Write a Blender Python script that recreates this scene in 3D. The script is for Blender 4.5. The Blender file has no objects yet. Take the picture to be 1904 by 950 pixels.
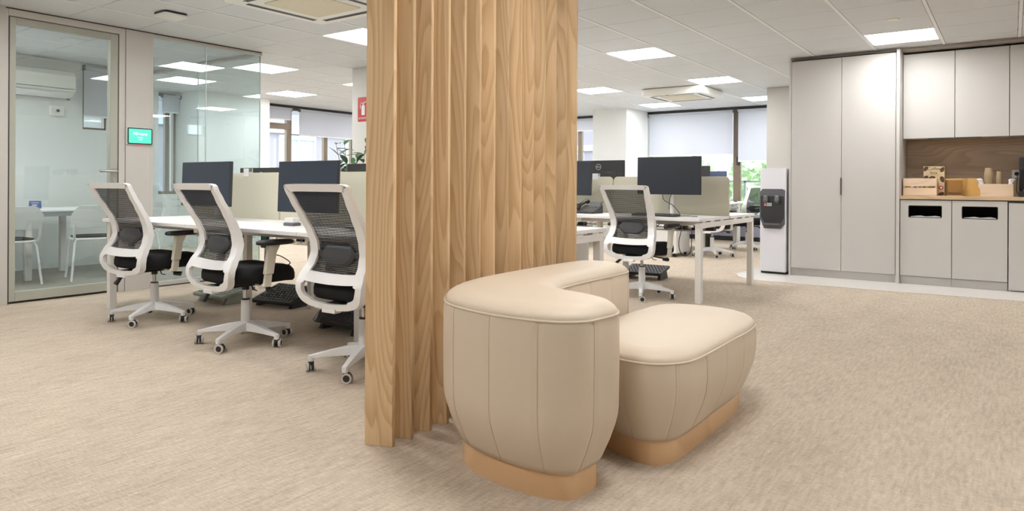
import bpy, bmesh, math, random
from mathutils import Vector, Matrix
from math import sin, cos, pi, radians as R
random.seed(7)
C = bpy.context.scene.collection
scn = bpy.context.scene

# ------------------------------------------------------------------ materials
def new_mat(name):
    m = bpy.data.materials.new(name); m.use_nodes = True
    nt = m.node_tree; nt.nodes.clear()
    out = nt.nodes.new('ShaderNodeOutputMaterial')
    return m, nt, out
def N(nt, t, **kw):
    n = nt.nodes.new(t)
    for k, v in kw.items():
        if k in n.inputs: n.inputs[k].default_value = v
        else: setattr(n, k, v)
    return n
def L(nt, a, b): nt.links.new(a, b)
def c4(c): return (c[0], c[1], c[2], 1)
def mul(c, f): return tuple(max(0, min(1, x*f)) for x in c)
def pm(name, col, rough=.5, metal=0, var=.04, scale=8, bump=0, bscale=200, spec=.5, coat=0, stretch=(1, 1, 1)):
    m, nt, out = new_mat(name)
    b = N(nt, 'ShaderNodeBsdfPrincipled')
    b.inputs['Roughness'].default_value = rough; b.inputs['Metallic'].default_value = metal
    b.inputs['Specular IOR Level'].default_value = spec; b.inputs['Coat Weight'].default_value = coat
    tc = N(nt, 'ShaderNodeTexCoord'); mp = N(nt, 'ShaderNodeMapping'); mp.inputs['Scale'].default_value = stretch
    L(nt, tc.outputs['Object'], mp.inputs['Vector'])
    ns = N(nt, 'ShaderNodeTexNoise'); ns.inputs['Scale'].default_value = scale; ns.inputs['Detail'].default_value = 3
    L(nt, mp.outputs[0], ns.inputs['Vector'])
    mx = N(nt, 'ShaderNodeMix', data_type='RGBA')
    mx.inputs[6].default_value = c4(mul(col, 1-var)); mx.inputs[7].default_value = c4(mul(col, 1+var))
    L(nt, ns.outputs['Fac'], mx.inputs[0]); L(nt, mx.outputs[2], b.inputs['Base Color'])
    if bump:
        n2 = N(nt, 'ShaderNodeTexNoise'); n2.inputs['Scale'].default_value = bscale; n2.inputs['Detail'].default_value = 2
        L(nt, mp.outputs[0], n2.inputs['Vector'])
        bp = N(nt, 'ShaderNodeBump'); bp.inputs['Strength'].default_value = bump; bp.inputs['Distance'].default_value = .004
        L(nt, n2.outputs['Fac'], bp.inputs['Height']); L(nt, bp.outputs[0], b.inputs['Normal'])
    L(nt, b.outputs[0], out.inputs[0])
    return m
def emis(name, col, strength):
    m, nt, out = new_mat(name)
    e = N(nt, 'ShaderNodeEmission'); e.inputs[0].default_value = c4(col); e.inputs[1].default_value = strength
    L(nt, e.outputs[0], out.inputs[0]); return m
def glass(name, tint, f0=.05, rough=0.0):
    m, nt, out = new_mat(name)
    lw = N(nt, 'ShaderNodeLayerWeight'); lw.inputs['Blend'].default_value = .5
    p = N(nt, 'ShaderNodeMath', operation='POWER'); p.inputs[1].default_value = 4.0
    L(nt, lw.outputs['Facing'], p.inputs[0])
    ma = N(nt, 'ShaderNodeMath', operation='MULTIPLY_ADD'); ma.inputs[1].default_value = 1-f0; ma.inputs[2].default_value = f0
    L(nt, p.outputs[0], ma.inputs[0])
    t = N(nt, 'ShaderNodeBsdfTransparent'); t.inputs[0].default_value = c4(tint)
    g = N(nt, 'ShaderNodeBsdfGlossy'); g.inputs['Roughness'].default_value = rough
    mx = N(nt, 'ShaderNodeMixShader')
    L(nt, ma.outputs[0], mx.inputs[0]); L(nt, t.outputs[0], mx.inputs[1]); L(nt, g.outputs[0], mx.inputs[2])
    L(nt, mx.outputs[0], out.inputs[0]); return m
def carpet(name, base, k=1):
    m, nt, out = new_mat(name)
    b = N(nt, 'ShaderNodeBsdfPrincipled'); b.inputs['Roughness'].default_value = .95; b.inputs['Specular IOR Level'].default_value = .1
    tc = N(nt, 'ShaderNodeTexCoord')
    def noise(sx, sy, sc, det):
        mp = N(nt, 'ShaderNodeMapping'); mp.inputs['Scale'].default_value = (sx, sy, 1); L(nt, tc.outputs['Object'], mp.inputs['Vector'])
        n = N(nt, 'ShaderNodeTexNoise'); n.inputs['Scale'].default_value = sc; n.inputs['Detail'].default_value = det; n.inputs['Roughness'].default_value = .6
        L(nt, mp.outputs[0], n.inputs['Vector']); return n.outputs['Fac']
    a = noise(14, 2.0, 4.5, 3); c = noise(3, 14, 9, 3); d = noise(3.2, 1.0, 1.5, 4); e = noise(1, 1, 160, 1)
    def madd(x, w, y):
        n = N(nt, 'ShaderNodeMath', operation='MULTIPLY_ADD'); n.inputs[1].default_value = w
        L(nt, x, n.inputs[0])
        if isinstance(y, float): n.inputs[2].default_value = y
        else: L(nt, y, n.inputs[2])
        return n.outputs[0]
    s = madd(a, .85, madd(c, .75, madd(d, .4, madd(e, .4, -.69))))
    cr = N(nt, 'ShaderNodeValToRGB'); cr.color_ramp.elements[0].position = .28; cr.color_ramp.elements[1].position = .8
    cr.color_ramp.elements[0].color = c4(mul(base, .76)); cr.color_ramp.elements[1].color = c4(mul(base, 1.20))
    L(nt, s, cr.inputs[0]); L(nt, cr.outputs[0], b.inputs['Base Color'])
    bp = N(nt, 'ShaderNodeBump'); bp.inputs['Strength'].default_value = .2; bp.inputs['Distance'].default_value = .004
    L(nt, s, bp.inputs['Height']); L(nt, bp.outputs[0], b.inputs['Normal'])
    L(nt, b.outputs[0], out.inputs[0]); return m
def wood(name, c1, c2, rough=.45, rings=13, axis='Z', freq=5.5, per_object=True, stretch=.11, fine=.35):
    m, nt, out = new_mat(name)
    b = N(nt, 'ShaderNodeBsdfPrincipled'); b.inputs['Roughness'].default_value = rough
    tc = N(nt, 'ShaderNodeTexCoord'); mp = N(nt, 'ShaderNodeMapping')
    s = [1, 1, 1]; s['XYZ'.index(axis)] = stretch; mp.inputs['Scale'].default_value = s
    L(nt, tc.outputs['Object'], mp.inputs['Vector']); v = mp.outputs[0]
    if per_object:
        oi = N(nt, 'ShaderNodeObjectInfo'); mm = N(nt, 'ShaderNodeMath', operation='MULTIPLY'); mm.inputs[1].default_value = 37
        L(nt, oi.outputs['Random'], mm.inputs[0])
        va = N(nt, 'ShaderNodeVectorMath', operation='ADD'); L(nt, v, va.inputs[0]); L(nt, mm.outputs[0], va.inputs[1]); v = va.outputs[0]
    n = N(nt, 'ShaderNodeTexNoise'); n.inputs['Scale'].default_value = freq; n.inputs['Detail'].default_value = 1.5; n.inputs['Roughness'].default_value = .4; n.inputs['Distortion'].default_value = .35
    L(nt, v, n.inputs['Vector'])
    k = N(nt, 'ShaderNodeMath', operation='MULTIPLY'); k.inputs[1].default_value = rings*2; L(nt, n.outputs['Fac'], k.inputs[0])
    fr = N(nt, 'ShaderNodeMath', operation='FRACT'); L(nt, k.outputs[0], fr.inputs[0])
    cr0 = N(nt, 'ShaderNodeValToRGB'); e = cr0.color_ramp.elements
    e[0].position = 0; e[0].color = (0, 0, 0, 1); e[1].position = 1; e[1].color = (0, 0, 0, 1)
    x = e.new(.78); x.color = (.85, .85, .85, 1); x = e.new(.9); x.color = (1, 1, 1, 1); x = e.new(.35); x.color = (.15, .15, .15, 1)
    L(nt, fr.outputs[0], cr0.inputs[0])
    mp2 = N(nt, 'ShaderNodeMapping'); s2 = [90, 90, 90]; s2['XYZ'.index(axis)] = 2.2; mp2.inputs['Scale'].default_value = s2
    L(nt, tc.outputs['Object'], mp2.inputs['Vector'])
    n2 = N(nt, 'ShaderNodeTexNoise'); n2.inputs['Scale'].default_value = 1.6; n2.inputs['Detail'].default_value = 4; L(nt, mp2.outputs[0], n2.inputs['Vector'])
    ma = N(nt, 'ShaderNodeMath', operation='MULTIPLY_ADD'); ma.inputs[1].default_value = fine; L(nt, n2.outputs['Fac'], ma.inputs[0])
    mb = N(nt, 'ShaderNodeMath', operation='MULTIPLY'); mb.inputs[1].default_value = .46; L(nt, cr0.outputs[0], mb.inputs[0]); L(nt, mb.outputs[0], ma.inputs[2])
    mx = N(nt, 'ShaderNodeMix', data_type='RGBA'); mx.inputs[6].default_value = c4(c1); mx.inputs[7].default_value = c4(c2)
    L(nt, ma.outputs[0], mx.inputs[0])
    src = mx.outputs[2]
    if per_object:
        hs = N(nt, 'ShaderNodeHueSaturation')
        mr = N(nt, 'ShaderNodeMapRange'); mr.inputs[3].default_value = .82; mr.inputs[4].default_value = 1.12; L(nt, oi.outputs['Random'], mr.inputs[0])
        L(nt, mr.outputs[0], hs.inputs['Value']); L(nt, src, hs.inputs['Color']); src = hs.outputs[0]
    L(nt, src, b.inputs['Base Color'])
    bp = N(nt, 'ShaderNodeBump'); bp.inputs['Strength'].default_value = .12; bp.inputs['Distance'].default_value = .002
    L(nt, ma.outputs[0], bp.inputs['Height']); L(nt, bp.outputs[0], b.inputs['Normal'])
    L(nt, b.outputs[0], out.inputs[0]); return m
def cloth_trans(name, col, tr=.4):
    m, nt, out = new_mat(name)
    d = N(nt, 'ShaderNodeBsdfDiffuse'); d.inputs[0].default_value = c4(col)
    t = N(nt, 'ShaderNodeBsdfTranslucent'); t.inputs[0].default_value = c4(col)
    tc = N(nt, 'ShaderNodeTexCoord'); ns = N(nt, 'ShaderNodeTexNoise'); ns.inputs['Scale'].default_value = 300
    L(nt, tc.outputs['Object'], ns.inputs['Vector']); bp = N(nt, 'ShaderNodeBump'); bp.inputs['Strength'].default_value = .05
    L(nt, ns.outputs['Fac'], bp.inputs['Height']); L(nt, bp.outputs[0], d.inputs['Normal'])
    mx = N(nt, 'ShaderNodeMixShader'); mx.inputs[0].default_value = tr
    L(nt, d.outputs[0], mx.inputs[1]); L(nt, t.outputs[0], mx.inputs[2]); L(nt, mx.outputs[0], out.inputs[0]); return m
def perforated(name, col):
    m, nt, out = new_mat(name)
    b = N(nt, 'ShaderNodeBsdfPrincipled'); b.inputs['Roughness'].default_value = .6
    tc = N(nt, 'ShaderNodeTexCoord'); mp = N(nt, 'ShaderNodeMapping'); mp.inputs['Scale'].default_value = (90, 90, 90); L(nt, tc.outputs['Object'], mp.inputs['Vector'])
    vo = N(nt, 'ShaderNodeTexVoronoi'); vo.inputs['Randomness'].default_value = 0; vo.inputs['Scale'].default_value = 1; L(nt, mp.outputs[0], vo.inputs['Vector'])
    cr = N(nt, 'ShaderNodeValToRGB'); cr.color_ramp.elements[0].position = .22; cr.color_ramp.elements[0].color = c4(mul(col, .45)); cr.color_ramp.elements[1].position = .3; cr.color_ramp.elements[1].color = c4(col)
    L(nt, vo.outputs['Distance'], cr.inputs[0]); L(nt, cr.outputs[0], b.inputs['Base Color']); L(nt, b.outputs[0], out.inputs[0]); return m

M = {}
M['carpet'] = carpet('carpet', (.525, .445, .355))
M['carpet_dimmed'] = carpet('carpet_dimmed', (.36, .33, .29))  # greyer, darker carpet: glass tint and weaker light put into the colour
M['tile'] = pm('pale_floor_tile', (.74, .71, .67), .25, var=.03, scale=3)
M['ceiling'] = pm('ceiling_tile', (.66, .675, .69), .55, var=.015, scale=1.5)
M['runner'] = pm('ceiling_runner', (.84, .84, .84), .5, var=.01)
M['shadow_gap'] = pm('dark_joint', (.05, .048, .045), .7)
M['gap_shade'] = pm('recess_shade', (.30, .27, .24), .7)
M['wall'] = pm('painted_wall', (.72, .705, .675), .8, var=.015, scale=2)
M['wall_pale'] = pm('pale_wall', (.76, .77, .76), .8, var=.015, scale=2)
M['greige'] = pm('greige_panel', (.54, .515, .48), .5, var=.015, scale=2)
M['doorframe'] = pm('green_grey_frame', (.40, .405, .345), .4, var=.02)
M['joint'] = pm('frame_joint', (.10, .09, .08), .6)
M['cab'] = pm('cabinet_lacquer', (.56, .54, .515), .5, var=.012, scale=2)
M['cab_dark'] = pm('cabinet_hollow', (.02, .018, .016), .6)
M['black_metal'] = pm('black_metal', (.025, .025, .027), .4)
M['glass'] = glass('partition_glass', (.89, .935, .94), .075)
M['glass_edge'] = pm('glass_edge', (.55, .68, .66), .15, var=.02)
M['winglass'] = glass('window_glass', (.95, .98, .97), .03)
M['bronze'] = pm('bronze_aluminium', (.20, .155, .115), .35, metal=.5, var=.05)
M['oak'] = wood('oak_slat', (.76, .565, .345), (.46, .285, .13), .42, rings=9, freq=5.6, stretch=.12, fine=.5)
M['splash'] = wood('splash_wood', (.50, .375, .27), (.33, .23, .155), .4, rings=7, axis='X', freq=4.2, per_object=False, stretch=.16)
M['counter'] = wood('counter_wood', (.62, .46, .29), (.46, .32, .19), .4, rings=4, axis='X', freq=6, per_object=False)
M['pine'] = wood('pine_box', (.82, .65, .48), (.68, .50, .34), .5, rings=4, axis='X', freq=5, stretch=.2, fine=.3)
M['bamboo'] = pm('bamboo', (.62, .38, .12), .45, var=.10, scale=6, stretch=(1, 1, .2))
M['plinth'] = wood('sofa_plinth_wood', (.74, .49, .28), (.64, .39, .20), .22, rings=2, axis='X', freq=2, per_object=False, fine=.3)
M['sofa'] = pm('cream_upholstery', (.67, .57, .45), .48, var=.02, scale=3, bump=.05, bscale=500, spec=.35)
M['seam'] = pm('upholstery_seam', (.64, .55, .44), .6)
M['white'] = pm('white_plastic', (.80, .80, .79), .35, var=.01)
M['chairframe'] = pm('chair_white', (.89, .90, .91), .38, var=.012)
M['cream'] = pm('cream_plastic', (.72, .69, .60), .4, var=.02)
M['blackfab'] = pm('black_fabric', (.012, .012, .013), .8, var=.2, scale=120, bump=.2, bscale=900, spec=.25)
M['blackpl'] = pm('black_plastic', (.018, .018, .020), .42, var=.1)
M['lumbar'] = pm('lumbar_plastic', (.045, .047, .053), .5, var=.05)
M['strand'] = pm('mesh_thread', (.020, .021, .024), .65)
M['chrome'] = pm('chrome', (.55, .55, .56), .2, metal=1, var=.02)
M['steel'] = pm('brushed_steel', (.50, .49, .47), .32, metal=1, var=.03)
M['caster'] = pm('caster_black', (.03, .028, .032), .35)
M['tyre'] = pm('caster_tyre', (.62, .60, .56), .5)
M['desk'] = pm('desk_white', (.86, .86, .86), .38, var=.01)
M['deskleg'] = pm('desk_leg_white', (.80, .78, .75), .4, var=.01)
M['divider'] = pm('desk_divider_felt', (.60, .575, .46), .85, var=.03, scale=60, bump=.15, bscale=900, spec=.2)
M['screen_blue'] = pm('screen_blue_black', (.022, .032, .052), .32, var=.03, spec=.5)
M['screen_grey'] = pm('screen_charcoal', (.022, .026, .037), .35, var=.03, spec=.5)
M['screen_lit'] = pm('screen_slate', (.10, .12, .22), .35, var=.03)
M['monitorback'] = pm('monitor_back', (.030, .031, .034), .45, var=.05)
M['logo'] = pm('logo_silver', (.7, .7, .7), .3, metal=.6)
M['pedestal'] = pm('pedestal_white', (.80, .795, .78), .4, var=.01)
M['footrest'] = pm('footrest_black', (.015, .015, .016), .5)
M['footgreen'] = pm('footrest_grey_green', (.30, .33, .29), .5, var=.05)
M['leaf'] = pm('leaf_green', (.055, .13, .055), .45, var=.25, scale=15)
M['leafpale'] = pm('tree_leaf', (.42, .56, .33), .6, var=.25, scale=1.5)
M['stem'] = pm('stem_brown', (.28, .26, .18), .7, var=.1)
M['bark'] = pm('bark', (.18, .13, .09), .9, var=.2)
M['red'] = pm('sign_red', (.50, .035, .04), .45)
M['signwhite'] = pm('sign_white', (.85, .85, .83), .5)
M['blind'] = cloth_trans('blind_fabric', (.74, .75, .80), .5)
M['blind_grey'] = cloth_trans('blind_fabric_grey', (.62, .63, .66), .2)
M['acwhite'] = pm('ac_plastic', (.80, .79, .74), .4, var=.01)
M['acgrille'] = perforated('ac_grille', (.66, .60, .45))
M['lamp'] = emis('lamp_diffuser', (1, .99, .98), 13.5)
M['lampframe'] = pm('lamp_frame', (.85, .85, .84), .4)
M['tablet_green'] = emis('tablet_green', (.10, .74, .42), .95)
M['tablet_text'] = emis('tablet_text', (.85, 1, .93), 1.0)
M['red_led'] = emis('red_light', (.9, .05, .1), 1.2)
M['cooler'] = pm('cooler_white', (.78, .775, .83), .35, var=.01)
M['coolerdark'] = pm('cooler_charcoal', (.035, .034, .038), .4)
M['coolermid'] = pm('cooler_grey', (.12, .12, .13), .4)
M['coolermid2'] = pm('table_apron_grey', (.33, .34, .33), .5)
M['kraft'] = pm('kraft_card', (.42, .31, .19), .8, var=.05, scale=40)
M['cardbox'] = pm('coffee_box_card', (.66, .53, .32), .6, var=.03)
M['coffee'] = pm('coffee_brown', (.10, .045, .025), .6)
M['acrylic'] = glass('acrylic', (.95, .90, .80), .06)
M['beans'] = pm('coffee_granules', (.34, .20, .11), .7, var=.7, scale=140)
M['napkin'] = pm('white_paper', (.84, .83, .86), .7, var=.06, scale=30)
M['yellow'] = pm('yellow_sachet', (.75, .60, .12), .5)
M['card_blue'] = pm('card_blue', (.02, .06, .26), .7, var=.6, scale=12)
M['mesh_teal'] = pm('teal_plug', (.03, .16, .13), .5)
M['facade'] = pm('facade_render', (.36, .335, .38), .9, var=.03, scale=.6)
M['facade_white'] = pm('facade_band', (.60, .60, .63), .9)
M['facade_glass'] = pm('facade_pane', (.40, .50, .56), .15)
M['pavement'] = pm('pavement_grey', (.45, .45, .45), .9, var=.1)
M['radiator'] = pm('radiator_blue_grey', (.34, .34, .46), .5)

# ------------------------------------------------------------------ mesh builder
class MB:
    def __init__(s): s.v = []; s.f = []; s.mi = []; s.mats = []; s.T = Matrix.Identity(4)
    def m(s, mat):
        if mat not in s.mats: s.mats.append(mat)
        return s.mats.index(mat)
    def add(s, vs, fs, mat=None):
        o = len(s.v); s.v += [tuple(s.T @ Vector(p)) for p in vs]
        i = s.m(mat) if mat else 0
        for f in fs: s.f.append([o+j for j in f]); s.mi.append(i)
    def box(s, x0, x1, y0, y1, z0, z1, mat=None):
        s.add([(x0, y0, z0), (x1, y0, z0), (x1, y1, z0), (x0, y1, z0), (x0, y0, z1), (x1, y0, z1), (x1, y1, z1), (x0, y1, z1)],
              [(0, 3, 2, 1), (4, 5, 6, 7), (0, 1, 5, 4), (1, 2, 6, 5), (2, 3, 7, 6), (3, 0, 4, 7)], mat); return s
    def loft(s, rings, cap=True, mat=None, closed=False):
        n = len(rings[0]); vs = [p for r in rings for p in r]; fs = []
        k = len(rings)
        for a in range(k if closed else k-1):
            b = (a+1) % k
            for j in range(n):
                fs.append((a*n+j, a*n+(j+1) % n, b*n+(j+1) % n, b*n+j))
        if cap and not closed: fs += [tuple(range(n-1, -1, -1)), tuple(range((k-1)*n, k*n))]
        s.add(vs, fs, mat); return s
    def tube(s, pts, r, n=10, mat=None, closed=False, flat=1.0):
        pts = [Vector(p) for p in pts]; rs = r if isinstance(r, (list, tuple)) else [r]*len(pts)
        rings = []; up = None
        for i, p in enumerate(pts):
            a = pts[(i-1) % len(pts)] if (closed or i > 0) else p; b = pts[(i+1) % len(pts)] if (closed or i < len(pts)-1) else p
            d = (b-a).normalized()
            if up is None:
                up = Vector((0, 0, 1)) if abs(d.z) < .9 else Vector((1, 0, 0))
            u = (up - d*up.dot(d)).normalized(); w = d.cross(u); up = u
            rings.append([tuple(p + (u*cos(2*pi*k/n)*flat + w*sin(2*pi*k/n))*rs[i]) for k in range(n)])
        return s.loft(rings, True, mat, closed)
    def cyl(s, x, y, z0, z1, r, r2=None, n=24, mat=None):
        r2 = r if r2 is None else r2
        ring = lambda z, q: [(x+q*cos(2*pi*k/n), y+q*sin(2*pi*k/n), z) for k in range(n)]
        return s.loft([ring(z0, r), ring(z1, r2)], True, mat)
    def cylx(s, x0, x1, y, z, r, n=20, mat=None):
        ring = lambda x: [(x, y+r*cos(2*pi*k/n), z+r*sin(2*pi*k/n)) for k in range(n)]
        return s.loft([ring(x0), ring(x1)], True, mat)
    def prism(s, outline, z0, z1, mat=None):
        return s.loft([[(x, y, z0) for x, y in outline], [(x, y, z1) for x, y in outline]], True, mat)
    def slabxz(s, outline, y0, y1, mat=None):
        return s.loft([[(x, y1, z) for x, z in outline], [(x, y0, z) for x, z in outline]], True, mat)
    def build(s, name, mat, parent=None, bevel=0, seg=2, smooth=True, ang=38):
        me = bpy.data.meshes.new(name); me.from_pydata(s.v, [], s.f)
        if s.mats and mat is None: mats = s.mats
        else: mats = [mat]
        for q in mats: me.materials.append(M[q] if isinstance(q, str) else q)
        if s.mats and mat is None:
            for i, p in enumerate(me.polygons): p.material_index = s.mi[i]
        bm = bmesh.new(); bm.from_mesh(me)
        bmesh.ops.recalc_face_normals(bm, faces=bm.faces)
        ng = [f for f in bm.faces if len(f.verts) > 4]
        if ng and not bevel: bmesh.ops.triangulate(bm, faces=ng)
        bm.to_mesh(me); bm.free()
        if smooth:
            me.shade_smooth()
            me.set_sharp_from_angle(angle=R(ang))
        o = bpy.data.objects.new(name, me); C.objects.link(o)
        if bevel:
            b = o.modifiers.new('bevel', 'BEVEL'); b.width = bevel; b.segments = seg; b.limit_method = 'ANGLE'; b.angle_limit = R(35); b.harden_normals = True
        if parent: o.parent = parent
        return o
def bx(*a): return MB().box(*a)
def tag(o, label=None, cat=None, group=None, kind=None):
    if label: o['label'] = label
    if cat: o['category'] = cat
    if group: o['group'] = group
    if kind: o['kind'] = kind
    return o
def thing(name, label, cat, loc=(0, 0, 0), rz=0, group=None):
    o = bpy.data.objects.new(name, None); C.objects.link(o); o.empty_display_size = .1
    o.location = loc; o.rotation_euler = (0, 0, rz); return tag(o, label, cat, group)
def struct(name, mb, mat, parent=None, **k):
    o = mb.build(name, mat, parent, **k)
    if not parent: o['kind'] = 'structure'
    return o
def sthing(name, loc=(0, 0, 0), rz=0):
    o = bpy.data.objects.new(name, None); C.objects.link(o); o.location = loc; o.rotation_euler = (0, 0, rz); o['kind'] = 'structure'; return o
def kids(o): return [c for c in list(bpy.data.objects) if c.parent == o]
KID = {}
def dup(root, loc, rz, label, group=None):
    def cp(o, par):
        c = o.copy(); C.objects.link(c); c.parent = par
        for k in KIDS[o.name]: cp(k, c)
        return c
    KIDS = {}
    def walk(o):
        KIDS[o.name] = kids(o)
        for k in KIDS[o.name]: walk(k)
    walk(root); r = cp(root, None)
    r.location = loc; r.rotation_euler = (0, 0, rz); r['label'] = label
    if group: r['group'] = group
    return r
def text(name, body, size, mat, parent, loc, rot, extr=.0006, align='CENTER'):
    cu = bpy.data.curves.new(name, 'FONT'); cu.body = body; cu.size = size; cu.extrude = extr; cu.align_x = align; cu.align_y = 'CENTER'
    o = bpy.data.objects.new(name+'_tmp', cu); C.objects.link(o)
    dg = bpy.context.evaluated_depsgraph_get(); me = bpy.data.meshes.new_from_object(o.evaluated_get(dg))
    bpy.data.objects.remove(o); me.materials.clear(); me.materials.append(M[mat])
    t = bpy.data.objects.new(name, me); C.objects.link(t); t.parent = parent; t.location = loc; t.rotation_euler = rot; return t
def crom(pts, n, closed=True):
    out = []; k = len(pts); P = [Vector(p).to_3d() if len(p) == 2 else Vector(p) for p in pts]
    segs = k if closed else k-1
    for i in range(segs):
        if closed: a, b, c, d = P[(i-1) % k], P[i], P[(i+1) % k], P[(i+2) % k]
        else: a, b, c, d = P[max(i-1, 0)], P[i], P[i+1], P[min(i+2, k-1)]
        for j in range(n):
            t = j/n; out.append(.5*((2*b)+(c-a)*t+(2*a-5*b+4*c-d)*t*t+(3*b-a-3*c+d)*t**3))
    if not closed: out.append(P[-1])
    return out
def resample(pts, n):
    P = pts+[pts[0]]; Ls = [0]
    for i in range(len(P)-1): Ls.append(Ls[-1]+(P[i+1]-P[i]).length)
    out = []; j = 0
    for i in range(n):
        s = Ls[-1]*i/n
        while Ls[j+1] < s: j += 1
        t = (s-Ls[j])/max(1e-9, Ls[j+1]-Ls[j]); out.append(P[j].lerp(P[j+1], t))
    return out
def area2(P): return sum(P[i].x*P[(i+1) % len(P)].y-P[(i+1) % len(P)].x*P[i].y for i in range(len(P)))
def offs(P, d):   # positive = outwards
    sg = 1 if area2(P) > 0 else -1; out = []
    n = len(P)
    for i in range(n):
        t = (P[(i+1) % n]-P[(i-1) % n]).normalized(); nn = Vector((t.y, -t.x, 0))*sg
        out.append(P[i]+nn*d)
    return out
def rrect(x0, x1, y0, y1, r, n=6):
    o = []
    for cx, cy, a in ((x1-r, y0+r, -90), (x1-r, y1-r, 0), (x0+r, y1-r, 90), (x0+r, y0+r, 180)):
        for k in range(n+1): o.append((cx+r*cos(R(a+90*k/n)), cy+r*sin(R(a+90*k/n))))
    return o

# ================================================================== SETTING
H = 2.52
XL = -6.93      # glass front of the meeting room
struct('floor', bx(-12.5, 4.2, -3.6, 14.2, -.05, 0), 'carpet', smooth=False)
# pale tile strip in front of the kitchen units, swinging round to the cooler
o_ = [(-2.62, 8.62), (-2.62, 8.15), (-2.52, 7.93), (-2.38, 7.8), (-2.2, 7.755), (-1.9, 7.75), (-.9, 7.77), (.1, 7.83), (4.15, 7.9), (4.15, 9.04), (-2.2, 9.04), (-2.62, 9.04)]
struct('floor_meeting_room', bx(-9.4, XL-.05, 1.0, 4.71, .0005, .004), 'carpet_dimmed', smooth=False)
struct('floor_tiles', MB().prism(o_, .0005, .004), 'tile', smooth=False)
# ceiling: tiles, runners, slab in one piece
XR = [-3.74+.6325*k for k in range(-14, 13)]
YR = [4.55+.605*k for k in range(-13, 16)]
cells = {}
def cell(ix, iy): return (-3.74+.6325*ix, -3.74+.6325*(ix+1), 4.55+.605*iy, 4.55+.605*(iy+1))
LIGHTS = [(0, 0), (-3, 0), (0, 4), (-3, 4), (0, 8), (-3, 8), (0, 12), (-3, 12), (4, 5), (-7, 1), (-10, 4), (-7, 4), (-10, 1), (-7, 8), (-10, 8),
          (-3, -4), (0, -4), (4, -4), (8, 0), (8, 5), (8, -4), (0, -8), (4, -8), (-3, -8), (-10, 11), (-7, 12), (-8, -5), (-6, -5)]  # unseen lamps: some continue the grid, right-hand and meeting-room ones added for brightness
NOTILE = set(LIGHTS)
cb = MB()
cb.box(-12.5, 4.2, -3.6, 14.2, 2.545, 2.7, 'ceiling')
for ix in range(-14, 12):
    for iy in range(-13, 15):
        if (ix, iy) in NOTILE: continue
        x0, x1, y0, y1 = cell(ix, iy)
        cb.box(x0+.017, x1-.017, y0+.003, y1-.003, 2.52, 2.54, 'ceiling')
for x in XR: cb.box(x-.0135, x+.0135, -3.6, 14.2, 2.517, 2.545, 'runner')
for k, y in enumerate(YR):
    cb.box(-12.5, 4.2, y-.002, y+.002, 2.524, 2.545, 'runner')
struct('ceiling', cb, None, smooth=False)
# walls
struct('wall_right', bx(4.2, 4.3, -3.6, 14.2, 0, 2.7), 'wall')
struct('wall_back', bx(-12.5, 4.2, -3.7, -3.6, 0, 2.7), 'wall')
struct('wall_left', bx(-12.6, -9.4, -3.6, 1.0, 0, 2.7).box(-9.4, XL, .9, 1.0, 0, 2.52).box(XL-.05, XL+.05, -3.6, 2.27, 0, 2.52), 'greige')
# meeting room back wall with a slot window
mw = MB(); mw.box(-9.5, -9.4, 1.0, 3.92, 0, 2.52).box(-9.5, -9.4, 3.92, 4.2, 0, 1.70).box(-9.5, -9.4, 4.2, 4.78, 0, 2.52).box(-9.5, -9.4, 3.92, 4.2, 2.46, 2.52)
struct('wall_meeting_room', mw, 'wall_pale')
w = sthing('window_1', (-9.45, 4.06, 1.70))
MB().box(-.05, .03, -.14, .14, 0, .025).box(-.05, .03, -.14, -.12, 0, .76).box(-.05, .03, .12, .14, 0, .76).build('window_frame', 'bronze', w, bevel=.002)
bx(-.012, -.004, -.12, .12, .02, .76).build('window_pane', 'winglass', w, smooth=False)
# pillars
struct('wall_pillar_1', bx(-6.93, -6.28, 6.10, 6.75, 0, 2.52), 'wall', bevel=.004)
struct('wall_pillar_2', bx(-6.77, -6.03, 12.17, 13.12, 0, 2.52), 'wall_pale', bevel=.004)
struct('wall_pillar_3', bx(-3.02, -2.2, 10.81, 11.5, 0, 2.52), 'greige', bevel=.004)
struct('wall_kitchen', bx(-2.12, 4.2, 9.05, 9.15, 0, 2.52), 'wall')
struct('wall_kitchen_side', bx(-2.12, -2.02, 9.15, 14.2, 0, 2.52), 'wall')
# facade plane (left)  X = -11.2
fp = MB(); XF = -11.2
fp.box(XF-.25, XF, 4.78, 5.80, 0, 2.52)
fp.box(XF-.25, XF, 5.80, 6.12, 0, .85).box(XF-.25, XF, 5.80, 6.12, 2.5, 2.52)
fp.box(XF-.25, XF+.6, 6.12, 7.45, 0, 2.52)
fp.box(XF-.25, XF, 7.45, 9.95, 0, .85).box(XF-.25, XF, 7.45, 9.95, 2.49, 2.52)
fp.box(XF-.25, XF, 9.95, 10.6, 0, 2.52).box(XF-.25, XF, 10.6, 13.0, 0, .85).box(XF-.25, XF, 13.0, 14.2, 0, 2.52)
fp.box(XF-.25, -9.4, 4.66, 4.78, 0, 2.52)
struct('wall_facade', fp, 'wall_pale')
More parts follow.
